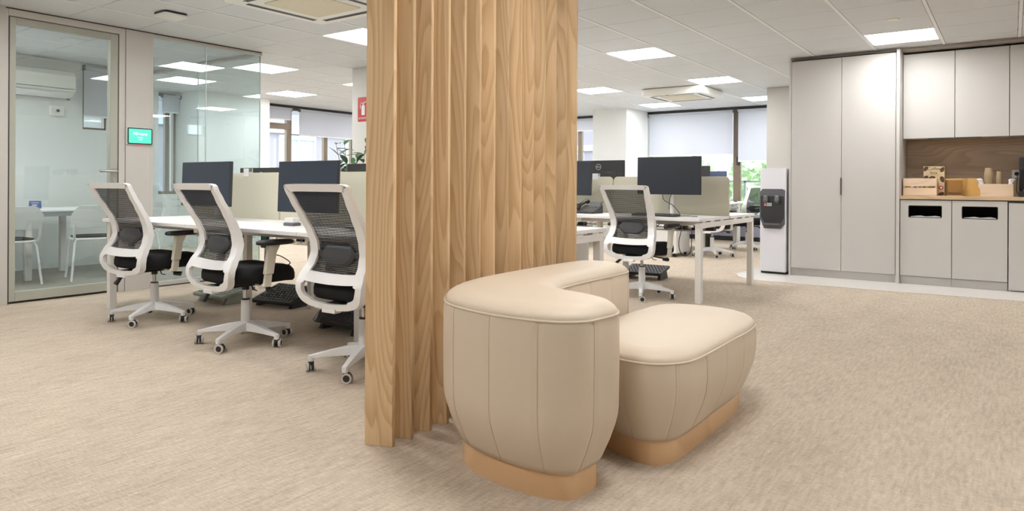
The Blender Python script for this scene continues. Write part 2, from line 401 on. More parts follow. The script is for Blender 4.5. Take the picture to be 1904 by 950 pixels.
# far wall Y = 13.15
YF = 13.15
ff = MB()
ff.box(-11.2, -10.6, YF, YF+.25, 0, 2.52).box(-10.6, -7.95, YF, YF+.25, 0, .85)
ff.box(-8.1, -7.0, YF, YF+.25, 0, .95).box(-7.0, -6.03, YF, YF+.25, 0, 2.52)
ff.box(-6.03, -2.1, YF, YF+.25, 0, .42).box(-2.9, -2.1, YF, YF+.25, 0, 2.52)
ff.box(-11.2, -2.1, YF, YF+.25, 2.49, 2.52)
struct('wall_far', ff, 'wall_pale')
struct('trim_facade', MB().box(XF+.005, XF+.03, 7.45, 13.1, 2.47, 2.519).box(-11.1, -2.2, YF-.03, YF-.005, 2.47, 2.519), 'shadow_gap', smooth=False)
def win(name, w_, h, bars, vert, loc, rz, hbars=()):
    # window in local XZ plane: bars = vertical bar x positions (x, half width), frame depth .07
    o = sthing(name, loc, rz)
    f = MB(); d = .035
    f.box(.005, w_-.005, -d+.003, d-.003, .001, .05).box(.005, w_-.005, -d+.003, d-.003, h-.05, h-.001)
    for x, hw in bars: f.box(x-hw, x+hw, -d, d, 0, h)
    for z, hz, xa, xb in hbars: f.box(xa, xb, -d-.01, d, z-hz, z+hz)
    f.build('window_frame', 'bronze', o, bevel=.003)
    bx(.01, w_-.01, -.004, .004, .01, h-.01).build('window_pane', 'winglass', o, smooth=False)
    return o
# left facade windows run along Y (rotate +90deg: local x -> +Y)
wf = win('window_2', 2.5, 1.64, [(.02, .04), (.30, .05), (.90, .055), (1.78, .045), (2.47, .03)], 0, (XF-.1, 7.45, .85), pi/2, [(1.27, .055, .25, .95)])
bx(.90, .92, -.075, -.045, .36, .52).box(.885, .935, -.05, -.03, .47, .52).build('window_handle', 'black_metal', wf, bevel=.003)
win('window_3', .32, 1.65, [(.015, .015), (.18, .035), (.30, .02)], 0, (XF-.1, 5.80, .85), pi/2)
win('window_4', 2.4, 1.64, [(.02, .04), (.8, .04), (1.6, .04), (2.38, .04)], 0, (XF-.1, 10.6, .85), pi/2)
# far windows along X
wr = win('window_5', 3.14, 2.07, [(.03, .03), (.95, .04), (1.79, .07), (3.1, .04)], 0, (-6.03, YF+.1, .42), 0)
bx(1.80, 1.83, -.10, -.04, 1.0, 1.16).box(1.80, 1.90, -.065, -.045, 1.12, 1.15).build('window_handle', 'black_metal', wr, bevel=.003)
win('window_6', 1.10, 1.54, [(.03, .03), (.43, .05), (1.08, .03)], 0, (-8.1, YF+.1, .95), 0)
win('window_7', 2.5, 1.64, [(.03, .03), (.85, .04), (1.65, .04), (2.47, .03)], 0, (-10.6, YF+.1, .85), 0)
# window sill panels
struct('trim_sill', MB().box(-6.0, -2.92, YF-.12, YF+.02, .38, .42).box(-8.05, -7.02, YF-.1, YF+.02, .92, .95).box(XF-.02, XF+.1, 7.47, 9.93, .82, .85), 'greige', bevel=.003)

# ------------------------------------------------ meeting-room front
d = sthing('door_1', (XL, 2.30, 0))
# greige surround is a separate trim; this is the leaf: frame along local Y
fr = MB(); a0, a1 = .006, .886
fr.box(-.03, .03, a0, a0+.045, .02, 2.44).box(-.03, .03, a1-.07, a1, .02, 2.44).box(-.03, .03, a0+.0455, a1-.0705, 2.385, 2.44).box(-.03, .03, a0+.0455, a1-.0705, .02, .10)
fr.build('door_frame', 'doorframe', d, bevel=.002)
bx(-.006, .006, .05, .82, .1, 2.385).build('door_pane', 'glass', d, smooth=False)
hd = MB()
hd.T = Matrix.Translation((.035, .852, 1.145))
hd.loft([[(x_, .026*cos(t*pi/8), .026*sin(t*pi/8)) for t in range(16)] for x_ in (-.004, .008)])
hd.T = Matrix.Identity(4)
hd.tube([(.04, .852, 1.145), (.085, .852, 1.145), (.09, .84, 1.145), (.09, .70, 1.145)], .0125, 12)
hd.build('door_handle', 'steel', d)
MB().cyl(0, 0, 0, .01, .022).build('keyhole_plate', 'steel', d).matrix_local = Matrix.Translation((.031, .852, 1.06)) @ Matrix.Rotation(pi/2, 4, 'Y')
MB().box(-.032, .0, a0-.006, a1+.006, 0, .02).box(-.033, .031, a0-.006, a0, 0, 2.446).box(-.033, .031, a1, a1+.006, 0, 2.446).box(-.033, .031, a0-.006, a1+.006, 2.44, 2.446).build('door_joint', 'joint', d, smooth=False)
gf = MB()
gf.box(XL-.05, XL+.04, 2.27, 2.2935, 0, 2.505)
gf.box(XL-.05, XL+.04, 2.294, 3.20, 2.447, 2.505)      # header over the door
gf.box(XL-.05, XL+.04, 3.192, 3.248, 0, 2.505).box(XL-.05, XL+.045, 3.252, 3.487, 0, 2.505)
gf.box(XL-.05, XL+.04, 3.489, 3.515, 0, 2.505)
gf.box(XL-.03, XL+.03, 3.515, 4.75, 2.478, 2.515).box(XL-.03, XL+.03, 3.515, 4.75, 0, .05)
gf.box(-9.4, XL-.03, 4.715, 4.765, 2.478, 2.515).box(-9.4, XL-.03, 4.715, 4.765, 0, .05)
struct('trim_partition', gf, 'greige', bevel=.002)
struct('trim_shadow_gap', MB().box(XL-.04, XL+.035, -3.6, 4.74, 2.505, 2.519).box(XL-.02, XL+.012, 3.25, 3.2505, 0, 2.5).box(XL-.035, XL+.034, 3.515, 4.75, 0, .012), 'shadow_gap', smooth=False)
def pane(name, mb):
    return tag(mb.build(name, 'glass', None, smooth=False), kind='structure')
pane('wall_glass_panel', bx(XL-.006, XL+.006, 3.515, 4.085, .05, 2.478))
pane('wall_glass_panel', bx(XL-.006, XL+.006, 4.095, 4.738, .05, 2.478))
pane('wall_glass_panel', bx(-8.2, XL-.01, 4.734, 4.746, .05, 2.478))
pane('wall_glass_panel', bx(-9.4, -8.21, 4.734, 4.746, .05, 2.478))
struct('trim_glass_edges', MB().box(XL-.006, XL+.007, 4.0855, 4.0945, .05, 2.478).box(XL-.007, XL+.008, 4.739, 4.747, .05, 2.478).box(-8.209, -8.201, 4.733, 4.747, .05, 2.478), 'glass_edge', smooth=False)

# ------------------------------------------------ ceiling lamps
def clabel(ix, iy):
    return LL.get((ix, iy))
LL = {(-3, 0): 'square ceiling lamp behind the ceiling air unit at the top, cut by the slat divider',
      (0, 4): 'largest square ceiling lamp right of the slat divider', (0, 8): 'square ceiling lamp just above the far ceiling air unit',
      (-3, 8): 'square ceiling lamp touching the right edge of the slat divider', (-3, 12): 'small square ceiling lamp beneath the far ceiling air unit',
      (0, 12): 'square ceiling lamp partly behind the greige pillar by the cabinets', (4, 5): 'square ceiling lamp above the tall kitchen cabinets',
      (-7, 1): 'square ceiling lamp crossing the end of the glass meeting room', (-10, 4): 'square ceiling lamp above the left windows beside the far air unit',
      (-7, 4): 'sliver of ceiling lamp beside the pillar with the red sign', (-10, 1): 'square ceiling lamp seen through the glass meeting room corner'}
first = None
for (ix, iy) in LIGHTS:
    x0, x1, y0, y1 = cell(ix, iy)
    loc = ((x0+x1)/2, (y0+y1)/2, 2.519); lab = LL.get((ix, iy), 'unseen square ceiling lamp, from a set partly added for brightness')
    grp = 'square recessed ceiling lamps'
    if first is None:
        t = thing('ceiling_lamp', lab, 'ceiling light', loc, 0, grp)
        a, b = .298, .2995
        MB().box(-a, a, -b, -b+.008, 0, .02).box(-a, a, b-.008, b, 0, .02).box(-a, -a+.008, -b+.008, b-.008, 0, .02).box(a-.008, a, -b+.008, b-.008, 0, .02).build('frame', 'lampframe', t, smooth=False)
        bx(-a+.008, a-.008, -b+.008, b-.008, .004, .012).build('diffuser', 'lamp', t, smooth=False)
        first = t
    else: dup(first, loc, 0, lab, grp)

# ------------------------------------------------ ceiling air units
def cassette(loc, label, h):
    t = thing('ceiling_air_unit', label, 'air conditioner', loc, 0, 'ceiling air conditioning units'); a = .485
    b = MB()
    b.prism(rrect(-a, a, -a, a, .06, 5), 0, .012)
    i_ = 0 if h > .08 else .015
    b.prism(rrect(-a+i_, a-i_, -a+i_, a-i_, .05, 5), .012, h-.012)
    b.prism(rrect(-a+.03, a-.03, -a+.03, a-.03, .05, 5), h-.012, h, 'shadow_gap' if False else None)
    b.build('housing', 'acwhite', t, bevel=.004)
    g = MB().prism(rrect(-.27, .27, -.27, .27, .03, 4), -.006, .002); g.build('grille', 'acgrille', t, bevel=.002)
    for k in range(4):
        s = MB(); s.T = Matrix.Rotation(k*pi/2, 4, 'Z')
        s.box(-.33, .33, .36, .40, -.0015, .001).box(-.33, .33, .395, .402, -.004, 0)
        s.build('air_slot', 'monitorback', t, smooth=False)
    bx(-.10, -.04, -.45, -.43, -.002, 0).build('indicator_panel', 'coolermid', t, smooth=False)
    return t
cassette((-4.515, 3.565, 2.45), 'large white ceiling air unit with tan grille at the photo top, left of the slats', .07)
cassette((-4.185, 10.39, 2.405), 'boxy white ceiling air unit hanging between lamps right of the slat divider', .115)
cassette((-8.6, 8.95, 2.43), 'distant white ceiling air unit beside the pillar with the red sign', .09)
t = thing('wireless_access_point', 'small white square wireless access point hanging under the ceiling tiles by the glass room', 'access point', (-5.98, 3.2, 2.482))
MB().prism(rrect(-.11, .11, -.11, .11, .03), 0, .018).build('cover', 'acwhite', t, bevel=.004)
MB().prism(rrect(-.10, .10, -.10, .10, .02), .018, .036).build('mount', 'monitorback', t, bevel=.002)
t = thing('smoke_detector', 'small flat white ceiling disc just above the lamp near the tall cabinets', 'detector', (-.86, 6.98, 2.51))
MB().cyl(0, 0, 0, .012, .045, .05).build('body', 'acwhite', t, bevel=.002)

# ------------------------------------------------ slat divider
t = thing('slat_divider', 'floor to ceiling room divider of vertical oak slats behind the cream sofa', 'room divider', (-1.98, 1.956, 0))
sm = MB().box(-.118, 0, 0, .030, 0, 2.516)
s0 = sm.build('slat', 'oak', t, bevel=.002)
s0.rotation_euler = (0, 0, R(22.2))
for k in range(1, 14):
    s = s0.copy(); C.objects.link(s); s.parent = t; s.location = (0, .109*k, 0)

# ------------------------------------------------ sofa
SX, SY = -1.45, 2.6
def body(outl, secs, seams, N_=260):
    P = resample(crom(outl, 10), N_)
    rings = []
    for z, off in secs:
        Q = offs(P, off)
        r_ = []
        for i, q in enumerate(Q):
            r_.append(q)
        rings.append((z, Q))
    return P, rings
def sofa_piece(name, outl, zs, crown, root, nseam, phase=0):
    P = offs(resample(crom(outl, 10), 280), -.010)
    zt = zs
    secs = [(.088, -.066), (.11, -.054), (.17, -.028), (.225, -.009), (.25, -.003), (.28, .0), (zt*.75, .002), (zt-.03, .001), (zt, -.004)]
    idx = set()
    step = len(P)/nseam
    for k in range(nseam): idx.add(int((k+phase)*step) % len(P))
    b = MB(); rings = []
    for z, off in secs:
        Q = offs(P, off); Q2 = offs(P, off-.0035)
        rings.append([((Q2 if i in idx else Q)[i]-Vector((SX, SY, -z))).to_tuple() for i in range(len(P))])
    b.loft(rings, True)
    p = b.build(name, 'sofa', root, ang=70)
    st = MB()
    idx = {i for i in idx if not (abs(P[i].x+.945) < .02 and 2.68 < P[i].y < 3.1) and not (abs(P[i].x+1.55) < .03 and 2.55 < P[i].y < 3.05)}
    for i in sorted(idx):
        pts = []
        for z, off in secs:
            q = offs(P, off-.0022)[i]-Vector((SX, SY, -z)); pts.append(q.to_tuple())
        st.tube(pts, .0013, 6)
    st.build('panel_seams', 'seam', p)
    # cushion top
    c = MB(); rr = []
    for z, off in [(zt-.002, -.007), (zt+.010, -.006), (zt+.022, -.016), (zt+.032, -.032), (zt+.038, -.052), (zt+crown, -.078), (zt+crown+.001, -.088)]:
        rr.append([(q-Vector((SX, SY, -z))).to_tuple() for q in offs(P, off)])
    c.loft(rr, True); c.build('cushion_top', 'sofa', p, ang=70)
    MB().tube([(q-Vector((SX, SY, -zt))).to_tuple() for q in offs(P, -.003)], .0042, 8, closed=True).build('piping', 'seam', p)
    return p, P
sofa = thing('curved_sofa', 'cream curved two-level sofa with wooden plinth in front of the slats', 'sofa', (SX, SY, 0))
tall = [(-1.078, 2.04), (-1.10, 1.94), (-1.19, 1.870), (-1.35, 1.848), (-1.53, 1.87), (-1.70, 1.94), (-1.825, 2.08), (-1.90, 2.27), (-1.93, 2.5), (-1.935, 2.8), (-1.93, 3.1), (-1.90, 3.24), (-1.80, 3.31), (-1.68, 3.31), (-1.58, 3.24), (-1.545, 3.12), (-1.545, 2.9), (-1.545, 2.7), (-1.53, 2.52), (-1.47, 2.40), (-1.38, 2.345), (-1.26, 2.31), (-1.15, 2.25), (-1.08, 2.15)]
low = [(-.935, 2.56), (-.935, 2.9), (-.937, 3.18), (-.975, 3.35), (-1.08, 3.46), (-1.25, 3.50), (-1.42, 3.46), (-1.51, 3.36), (-1.53, 3.2), (-1.53, 2.95), (-1.52, 2.75), (-1.47, 2.56), (-1.38, 2.43), (-1.26, 2.35), (-1.15, 2.315), (-1.04, 2.33), (-.96, 2.42)]
def plinth(outl, root):
    P = offs(resample(crom(outl, 10), 160), -.084)
    MB().loft([[(q-Vector((SX, SY, -z))).to_tuple() for q in P] for z in (0, .088)]).build('plinth', 'plinth', root, ang=60)
b1, P1 = sofa_piece('backrest', tall, .60, .042, sofa, 19, .3)
b2, P2 = sofa_piece('seat', low, .392, .042, sofa, 14, .2)
plinth(tall, sofa); plinth(low, sofa)

# ------------------------------------------------ office chair
def prof(z):
    K = [(.34, -.235), (.40, -.250), (.46, -.262), (.50, -.258), (.55, -.235), (.60, -.20), (.66, -.182), (.72, -.19), (.78, -.215), (.86, -.262), (.94, -.312), (1.0, -.345), (1.06, -.375)]
    for i in range(len(K)-1):
        if K[i][0] <= z <= K[i+1][0]:
            t = (z-K[i][0])/(K[i+1][0]-K[i][0]); t = t*t*(3-2*t)*.35+t*.65
            return K[i][1]+(K[i+1][1]-K[i][1])*t
    return K[0][1] if z < K[0][0] else K[-1][1]
def build_chair(label):
    t = thing('office_chair', label, 'office chair', group='white and black mesh-back office chairs')
    # star base
    b = MB(); b.cyl(0, 0, .085, .28, .031, .029)
    b.cyl(0, 0, .075, .13, .045, .036)
    for k in range(5):
        b.T = Matrix.Rotation(2*pi*k/5+R(8), 4, 'Z')
        def sec(x, w_, z0, z1): return [(x, -w_, z0), (x, w_, z0), (x, w_*.8, z1), (x, -w_*.8, z1)]
        b.loft([sec(.01, .030, .082, .140), sec(.10, .024, .080, .128), sec(.20, .020, .076, .108), sec(.285, .016, .070, .088), sec(.302, .014, .066, .084)])
        b.cyl(.288, 0, .052, .086, .0155, n=14)
    b.T = Matrix.Identity(4); b.build('star_base', 'chairframe', t, bevel=.003)
    for k in range(5):
        a = 2*pi*k/5+R(8); sw = R(35+67*k)
        c = MB(); c.T = Matrix.Translation((.29*cos(a), .29*sin(a), 0)) @ Matrix.Rotation(sw, 4, 'Z')
        c.cyl(0, 0, .045, .06, .009, n=10)
        c.cylx(-.021, -.003, .014, .027, .0215, 18); c.cylx(.003, .021, .014, .027, .0215, 18)
        c.box(-.019, .019, -.004, .026, .034, .053)
        co = c.build('caster', 'caster', t, bevel=.003)
        w_ = MB(); w_.T = c.T
        for s in (-1, 1):
            x0, x1 = (.0215, .0255) if s > 0 else (-.0255, -.0215)
            n = 24; ro, ri = .027, .0185
            ring = lambda x, r: [(x, .014+r*cos(2*pi*q/n), .027+r*sin(2*pi*q/n)) for q in range(n)]
            w_.loft([ring(x0, ro), ring(x1, ro), ring(x1, ri), ring(x0, ri)], closed=True)
            w_.loft([ring(x0-s*.010, ro-.001), ring(x0, ro)], False)
        w_.build('tyre', 'tyre', co)
    g = MB(); g.cyl(0, 0, .27, .39, .014, n=18, mat='chrome').cyl(0, 0, .278, .288, .027, n=20, mat='blackpl').cyl(0, 0, .345, .40, .022, n=18, mat='blackpl')
    g.build('gas_lift', None, t)
    m = MB(); m.box(-.075, .075, -.13, .10, .375, .412).box(-.10, .10, -.02, .03, .385, .41).box(-.045, .045, -.235, -.12, .365, .40)
    m.tube([(-.07, -.06, .385), (-.13, -.10, .375), (-.17, -.16, .325), (-.185, -.19, .275)], [.008, .008, .014, .019], 10)
    m.cylx(-.12, -.075, -.08, .382, .018, 14)
    m.tube([(.07, .03, .385), (.16, .04, .372), (.22, .05, .368)], .006, 8); m.tube([(.20, .02, .362), (.235, .05, .360), (.20, .085, .362)], [.012, .018, .010], 10)
    m.tube([(.10, -.02, .39), (.13, -.03, .36), (.16, -.02, .355)], .004, 8)
    m.build('tilt_mechanism', 'blackpl', t, bevel=.003)
    # seat
    s = MB(); rings = []
    n = 48
    for z, k, dz in ((.405, .86, 0), (.412, .955, 0), (.43, 1.0, 0), (.465, 1.0, 0), (.488, .975, 0), (.502, .90, 0), (.510, .72, 0), (.512, .4, 0)):
        r_ = []
        for i in range(n):
            a = 2*pi*i/n; ca, sa = cos(a), sin(a)
            x = .247*math.copysign(abs(ca)**.55, ca)*k; y = .02+.25*math.copysign(abs(sa)**.55, sa)*k
            drop = -.028*max(0, (y-.14)/.13)**2 + (.010*(abs(x)/.247)**2 if z > .5 else 0)
            r_.append((x, y, z+drop))
        rings.append(r_)
    s.loft(rings); s.build('seat', 'blackfab', t, ang=60)
    # back frame (swept closed loop) ------------------------------------------------
    half = [(0, 1.036), (.12, 1.036), (.205, 1.034), (.232, 1.028), (.240, 1.012), (.238, .97), (.233, .90), (.227, .82), (.222, .75), (.221, .69), (.226, .63), (.238, .575), (.249, .53), (.253, .485), (.247, .445), (.228, .41), (.19, .386), (.12, .370), (0, .362)]
    full = half + [(-x, z) for x, z in half[-2:0:-1]]
    full = crom([(x, z, 0) for x, z in full], 4)
    nF = len(full); fb = MB(); rings = []; inner = []
    for i, p in enumerate(full):
        tg = (full[(i+1) % nF]-full[(i-1) % nF]).normalized(); nn = Vector((tg.y, -tg.x))
        c_ = Vector((0, .7)) - Vector((p.x, p.y))
        if nn.dot(c_) < 0: nn = -nn
        z = p.y; wv = .040 if z > .99 else (.042+.020*min(1, (.99-z)/.28) if z > .5 else .044)
        if abs(p.x) < .16 and z < .5: wv = .034
        q = Vector((p.x, p.y))+nn*wv; inner.append(q)
        th = .016+.010*min(1, max(0, (1.0-z)/.35)); th = min(th, .026)
        yo, yi = prof(p.y), prof(q.y)
        rings.append([(p.x, yo-.011, p.y), (q.x, yi-.011, q.y), (q.x, yi+th*.6, q.y), (p.x*1.004, yo+th*1.3, p.y)])
    fb.loft(rings, closed=True)
    # mid bar
    rg = []
    for i in range(13):
        x = -.213+.426*i/12; k = 1-(x/.213)**2
        zt_, zb = .566-.012*k, .512-.010*k
        rg.append([(x, prof(zt_)-.011, zt_), (x, prof(zb)-.011, zb), (x, prof(zb)+.016, zb), (x, prof(zt_)+.016, zt_)])
    fb.loft(rg)
    fb.box(-.05, .05, -.262, -.215, .350, .372)
    bf = fb.build('back_frame', 'chairframe', t, bevel=.006, seg=3, ang=50)
    # mesh back: woven threads
    def xin(z):
        best = .18
        for i in range(nF):
            q0, q1 = inner[i], inner[(i+1) % nF]
            if q0.x > 0.05 and (q0.y-z)*(q1.y-z) <= 0 and abs(q0.y-q1.y) > 1e-6:
                t_ = (z-q0.y)/(q1.y-q0.y); best = q0.x+(q1.x-q0.x)*t_
        return best
    mm = MB(); rows = 50
    for i in range(rows):
        z = .560+(.998-.560)*i/(rows-1); hx = xin(z)+.006; hh = .0034
        rg = []
        for j in range(7):
            x = -hx+2*hx*j/6; yb = prof(z)+.004+.010*(1-(x/hx)**2)
            rg.append([(x, yb-.001, z-hh), (x, yb+.001, z-hh), (x, yb+.001, z+hh), (x, yb-.001, z+hh)])
        mm.loft(rg)
    for j in range(-5, 6):
        pts = [(xin(z_)*j/6, prof(z_)+.006+.010*(1-(j/6)**2), z_) for z_ in [.56+.438*q/14 for q in range(15)]]
        mm.tube(pts, .0007, 4)
    mm.build('mesh_back', 'strand', t, smooth=False)
    # lumbar pad with straps
    lp = MB(); ol = [(-.132, .662), (-.095, .702), (.095, .702), (.132, .662), (.120, .628), (.07, .594), (-.07, .594), (-.120, .628)]
    def yy(x, z): return prof(z)-.011+.010*(1-(x/.2)**2)
    lp.loft([[(x, yy(x, z)-.001, z) for x, z in ol], [(x*1.02, yy(x, z)+.014, z) for x, z in ol]])
    lp.loft([[(x*.84, yy(x, z)-.014, .652+(z-.652)*.78) for x, z in ol], [(x, yy(x, z), z) for x, z in ol]])
    lp.loft([[(x, yy(x, .655), z), (x, yy(x, .655)+.01, z)][::1]+[(x, yy(x, .655)+.01, z-.035), (x, yy(x, .655), z-.035)] for x, z in ((-.185, .672), (-.10, .672), (0, .672), (.10, .672), (.185, .672))])
    lp.build('lumbar_pad', 'lumbar', t, bevel=.004)
    # armrests
    for s_ in (-1, 1):
        a = MB()
        a.loft([[(s_*.10, -.01, .392), (s_*.10, .05, .392), (s_*.10, .05, .404), (s_*.10, -.01, .404)],
                [(s_*.26, -.01, .385), (s_*.26, .045, .385), (s_*.26, .045, .402), (s_*.26, -.01, .402)],
                [(s_*.30, -.012, .395), (s_*.30, .042, .395), (s_*.285, .042, .415), (s_*.285, -.012, .415)]])
        def sec(y, z, wy, wx): return [(s_*.291-wx, y-wy, z), (s_*.291+wx, y-wy, z), (s_*.291+wx, y+wy, z), (s_*.291-wx, y+wy, z)]
        a.loft([sec(.015, .395, .024, .013), sec(.025, .47, .022, .012), sec(.0255, .473, .029, .016), sec(.045, .60, .029, .016), sec(.06, .655, .040, .02)])
        a.v = [(p_[0], p_[1]-(.05 if abs(p_[0]) > .2 else 0), p_[2]) for p_ in a.v]
        ao = a.build('armrest', 'cream', t, bevel=.005, ang=50)
        p = MB(); n = 26; rr = []
        for z, k in ((.652, .8), (.658, .97), (.668, 1), (.678, .96), (.684, .82)):
            rr.append([(s_*.289+.045*math.copysign(abs(cos(2*pi*i/n))**.7, cos(2*pi*i/n))*k, .025+.13*math.copysign(abs(sin(2*pi*i/n))**.75, sin(2*pi*i/n))*k, z) for i in range(n)])
        p.loft(rr); p.build('arm_pad', 'blackpl', ao, ang=50)
    return t
ch = build_chair('white mesh-back office chair nearest the glass door, leftmost at the left bench')
GCH = 'white and black mesh-back office chairs'
ch.location = (-5.28, 2.71, 0); ch.rotation_euler = (0, 0, R(6))
dup(ch, (-4.06, 2.68, 0), R(-2), 'white mesh-back office chair in the middle of the three at the left bench', GCH)
dup(ch, (-2.96, 2.70, 0), R(2), 'white mesh-back office chair cut off by the oak slats, right of the three', GCH)
dup(ch, (-2.785, 5.95, 0), R(-3), 'white mesh-back office chair behind the cream sofa at the bench end', GCH)
dup(ch, (-3.56, 9.98, 0), R(3), 'distant office chair whose lower back shows under the bench behind the divider', GCH)
dup(ch, (-3.50, 11.45, 0), R(158), 'distant office chair seen from the side, left of the water cooler', GCH)

# ------------------------------------------------ bench desks
def bench(label, X1, n, yc, inner_legs=True, wd=1.25, cut=0):
    X0 = X1-n*wd
    t = thing('bench_desk', label, 'desk', (X1, yc, 0))
    for k in range(n):
        for s_ in (-1, 1):
            y0, y1 = (-.80, -.02) if s_ < 0 else (.02, .80)
            bx(-(k+1)*wd+.003, -k*wd-.003, y0, y1, .72, .745).build('tabletop', 'desk', t, bevel=.002)
        d = MB()
        x0, x1 = -(k+1)*wd+.008, -k*wd-.008; r = .045
        o = [(x0, .735), (x1, .735)]+[(x1-r+r*cos(R(q)), 1.125-r+r*sin(R(q))) for q in (0, 18, 36, 54, 72, 90)]+[(x0+r-r*sin(R(q)), 1.125-r+r*cos(R(q))) for q in (0, 18, 36, 54, 72, 90)]
        d.slabxz(o, -.015, .015); d.build('divider_panel', 'divider', t, bevel=.003)
    for x in (-.03, -n*wd+.03):
        for s_ in (-1, 1):
            bx(x-.027, x+.027, s_*.735-.027, s_*.735+.027, .012, .66).box(x-.025, x+.025, s_*.735-.025, s_*.735+.025, 0, .012).build('leg', 'deskleg', t, bevel=.002)
        f = bx(x-.027, x+.027, -.762, .762, .66, .708)
        for yy_ in (-.66, -.45, -.2, .2, .45, .66): f.box(x-.02, x+.02, yy_-.045, yy_+.045, .708, .72)
        f.build('end_beam', 'deskleg', t, bevel=.002)
    for k in range(1, n):
        for s_ in (-1, 1):
            bx(-k*wd-.025, -k*wd+.025, s_*.30-.025, s_*.30+.025, 0, .68).build('leg', 'deskleg', t, bevel=.002)
        bx(-k*wd-.025, -k*wd+.025, -.72, .72, .68, .72).build('cross_beam', 'deskleg', t, bevel=.002)
    for s_ in (-1, 1):
        bx(-n*wd+.06, -.06, s_*.52-.02, s_*.52+.02, .67, .71).build('long_beam', 'deskleg', t, bevel=.002)
        for k in range(n):
            tr = MB(); xa, xb = -(k+1)*wd+.2, -k*wd-.2; ya = s_*.10; yb = s_*.28
            for q in range(11):
                x = xa+(xb-xa)*q/10
                tr.tube([(x, ya, .70), (x, ya, .60), (x, yb, .60), (x, yb, .66)], .0022, 6)
            for y_, z_ in ((ya, .60), ((ya+yb)/2, .60), (yb, .60), (yb, .66)): tr.tube([(xa, y_, z_), (xb, y_, z_)], .0025, 6)
            tr.build('cable_tray', 'steel', t)
    return t
bench('white bench desk for three with cream dividers, nearest the glass meeting room', -2.25, 3, 3.45)
bench('white bench desk behind the sofa, its open end frame facing the water cooler', -2.2, 3, 6.66)
bench('far white bench desk mostly hidden behind the middle bench divider', -3.68, 3, 10.75)
# power strips / adapters in trays
def cable(name, pts, r, mat, label):
    return tag(MB().tube([p.to_tuple() for p in crom(pts, 8, False)], r, 6).build(name, mat), label, 'cable')
cable('power_cable', [(-4.62, 3.32, .62), (-4.6, 3.25, .50), (-4.42, 3.2, .50), (-4.3, 3.2, .45), (-4.56, 3.22, .40), (-4.66, 3.24, .44), (-4.66, 3.26, .60)], .004, 'blackpl', 'black power cable looping under the left bench behind the middle chair')
tag(bx(-4.62, -4.56, 3.17, 3.21, .55, .66).build('power_plug', 'mesh_teal', bevel=.006), 'dark teal plug strip hanging under the left bench', 'power strip')
cable('power_cable', [(-2.62, 6.5, .62), (-2.63, 6.45, .48), (-2.60, 6.43, .38), (-2.545, 6.43, .36), (-2.50, 6.43, .42), (-2.50, 6.45, .60)], .004, 'blackpl', 'black cable loop hanging in front of the white drawer pedestal')
cable('power_cable', [(-3.1, 6.45, .66), (-3.0, 6.40, .58), (-2.88, 6.38, .60), (-2.8, 6.42, .67)], .004, 'blackpl', 'black cable sagging under the tabletop beside the chair arm behind the sofa')
for i, (x, y, l) in enumerate(((-3.95, 6.5, 'black adapters lying in the cable tray right beside the slat edge'), (-2.55, 6.52, 'black adapters in the cable tray near the open bench end'), (-4.1, 3.32, 'black adapters in the cable tray between the middle and right chairs'))):
    b = MB()
    b.box(x-.26, x+.26, y-.02, y+.02, .6035, .612)
    for q in range(4): b.box(x-.25+.14*q, x-.17+.14*q, y-.03, y+.04, .603, .63+.012*(q % 2))
    tag(b.build('power_adapter_strip', 'blackpl', bevel=.004), l, 'power strip')

# pedestals
def pedestal(loc, rz, label, h=.55):
    t = thing('drawer_pedestal', label, 'drawer unit', loc, rz, 'white drawer pedestals')
    bx(-.20, .20, -.25, .25, .055, h).build('body', 'pedestal', t, bevel=.004)
    for k in range(3):
        z0 = .065+k*(h-.07)/3
        dr = bx(-.197, .197, -.268, -.25, z0, z0+(h-.07)/3-.006).build('drawer', 'pedestal', t, bevel=.002)
        bx(-.06, .06, -.271, -.267, z0+(h-.07)/3-.022, z0+(h-.07)/3-.012).build('handle', 'coolermid', dr)
    for x in (-.16, .16):
        for y in (-.2, .2):
            MB().cylx(x-.015, x+.015, y, .025, .025, 14).box(x-.01, x+.01, y-.01, y+.01, .03, .056).build('caster', 'caster', t)
    return t
pedestal((-4.11, 9.74, 0), pi, 'low white drawer pedestal under the far bench, seen beneath the middle bench', .46)
pedestal((-4.25, 6.95, 0), 0, 'white drawer pedestal under the middle bench close to the slat edge', .56)
pedestal((-2.62, 3.35, 0), 0, 'white drawer pedestal under the left bench behind the slats', .50)
pedestal((-4.25, 3.80, 0), 0, 'white drawer pedestal under the left bench between the middle and right chairs', .56)
t = thing('waste_bin', 'dark cylindrical waste bin under the far bench beside the chair base', 'bin', (-4.05, 11.0, 0))
n = 28
MB().loft([[(r_*cos(2*pi*k/n), r_*sin(2*pi*k/n), z) for k in range(n)] for r_, z in ((.115, 0), (.13, .42), (.122, .42), (.108, .01))], True).build('body', 'blackpl', t)
MB().tube([(.13*cos(2*pi*k/n), .13*sin(2*pi*k/n), .42) for k in range(n)], .005, 8, closed=True).build('rim', 'blackpl', t)

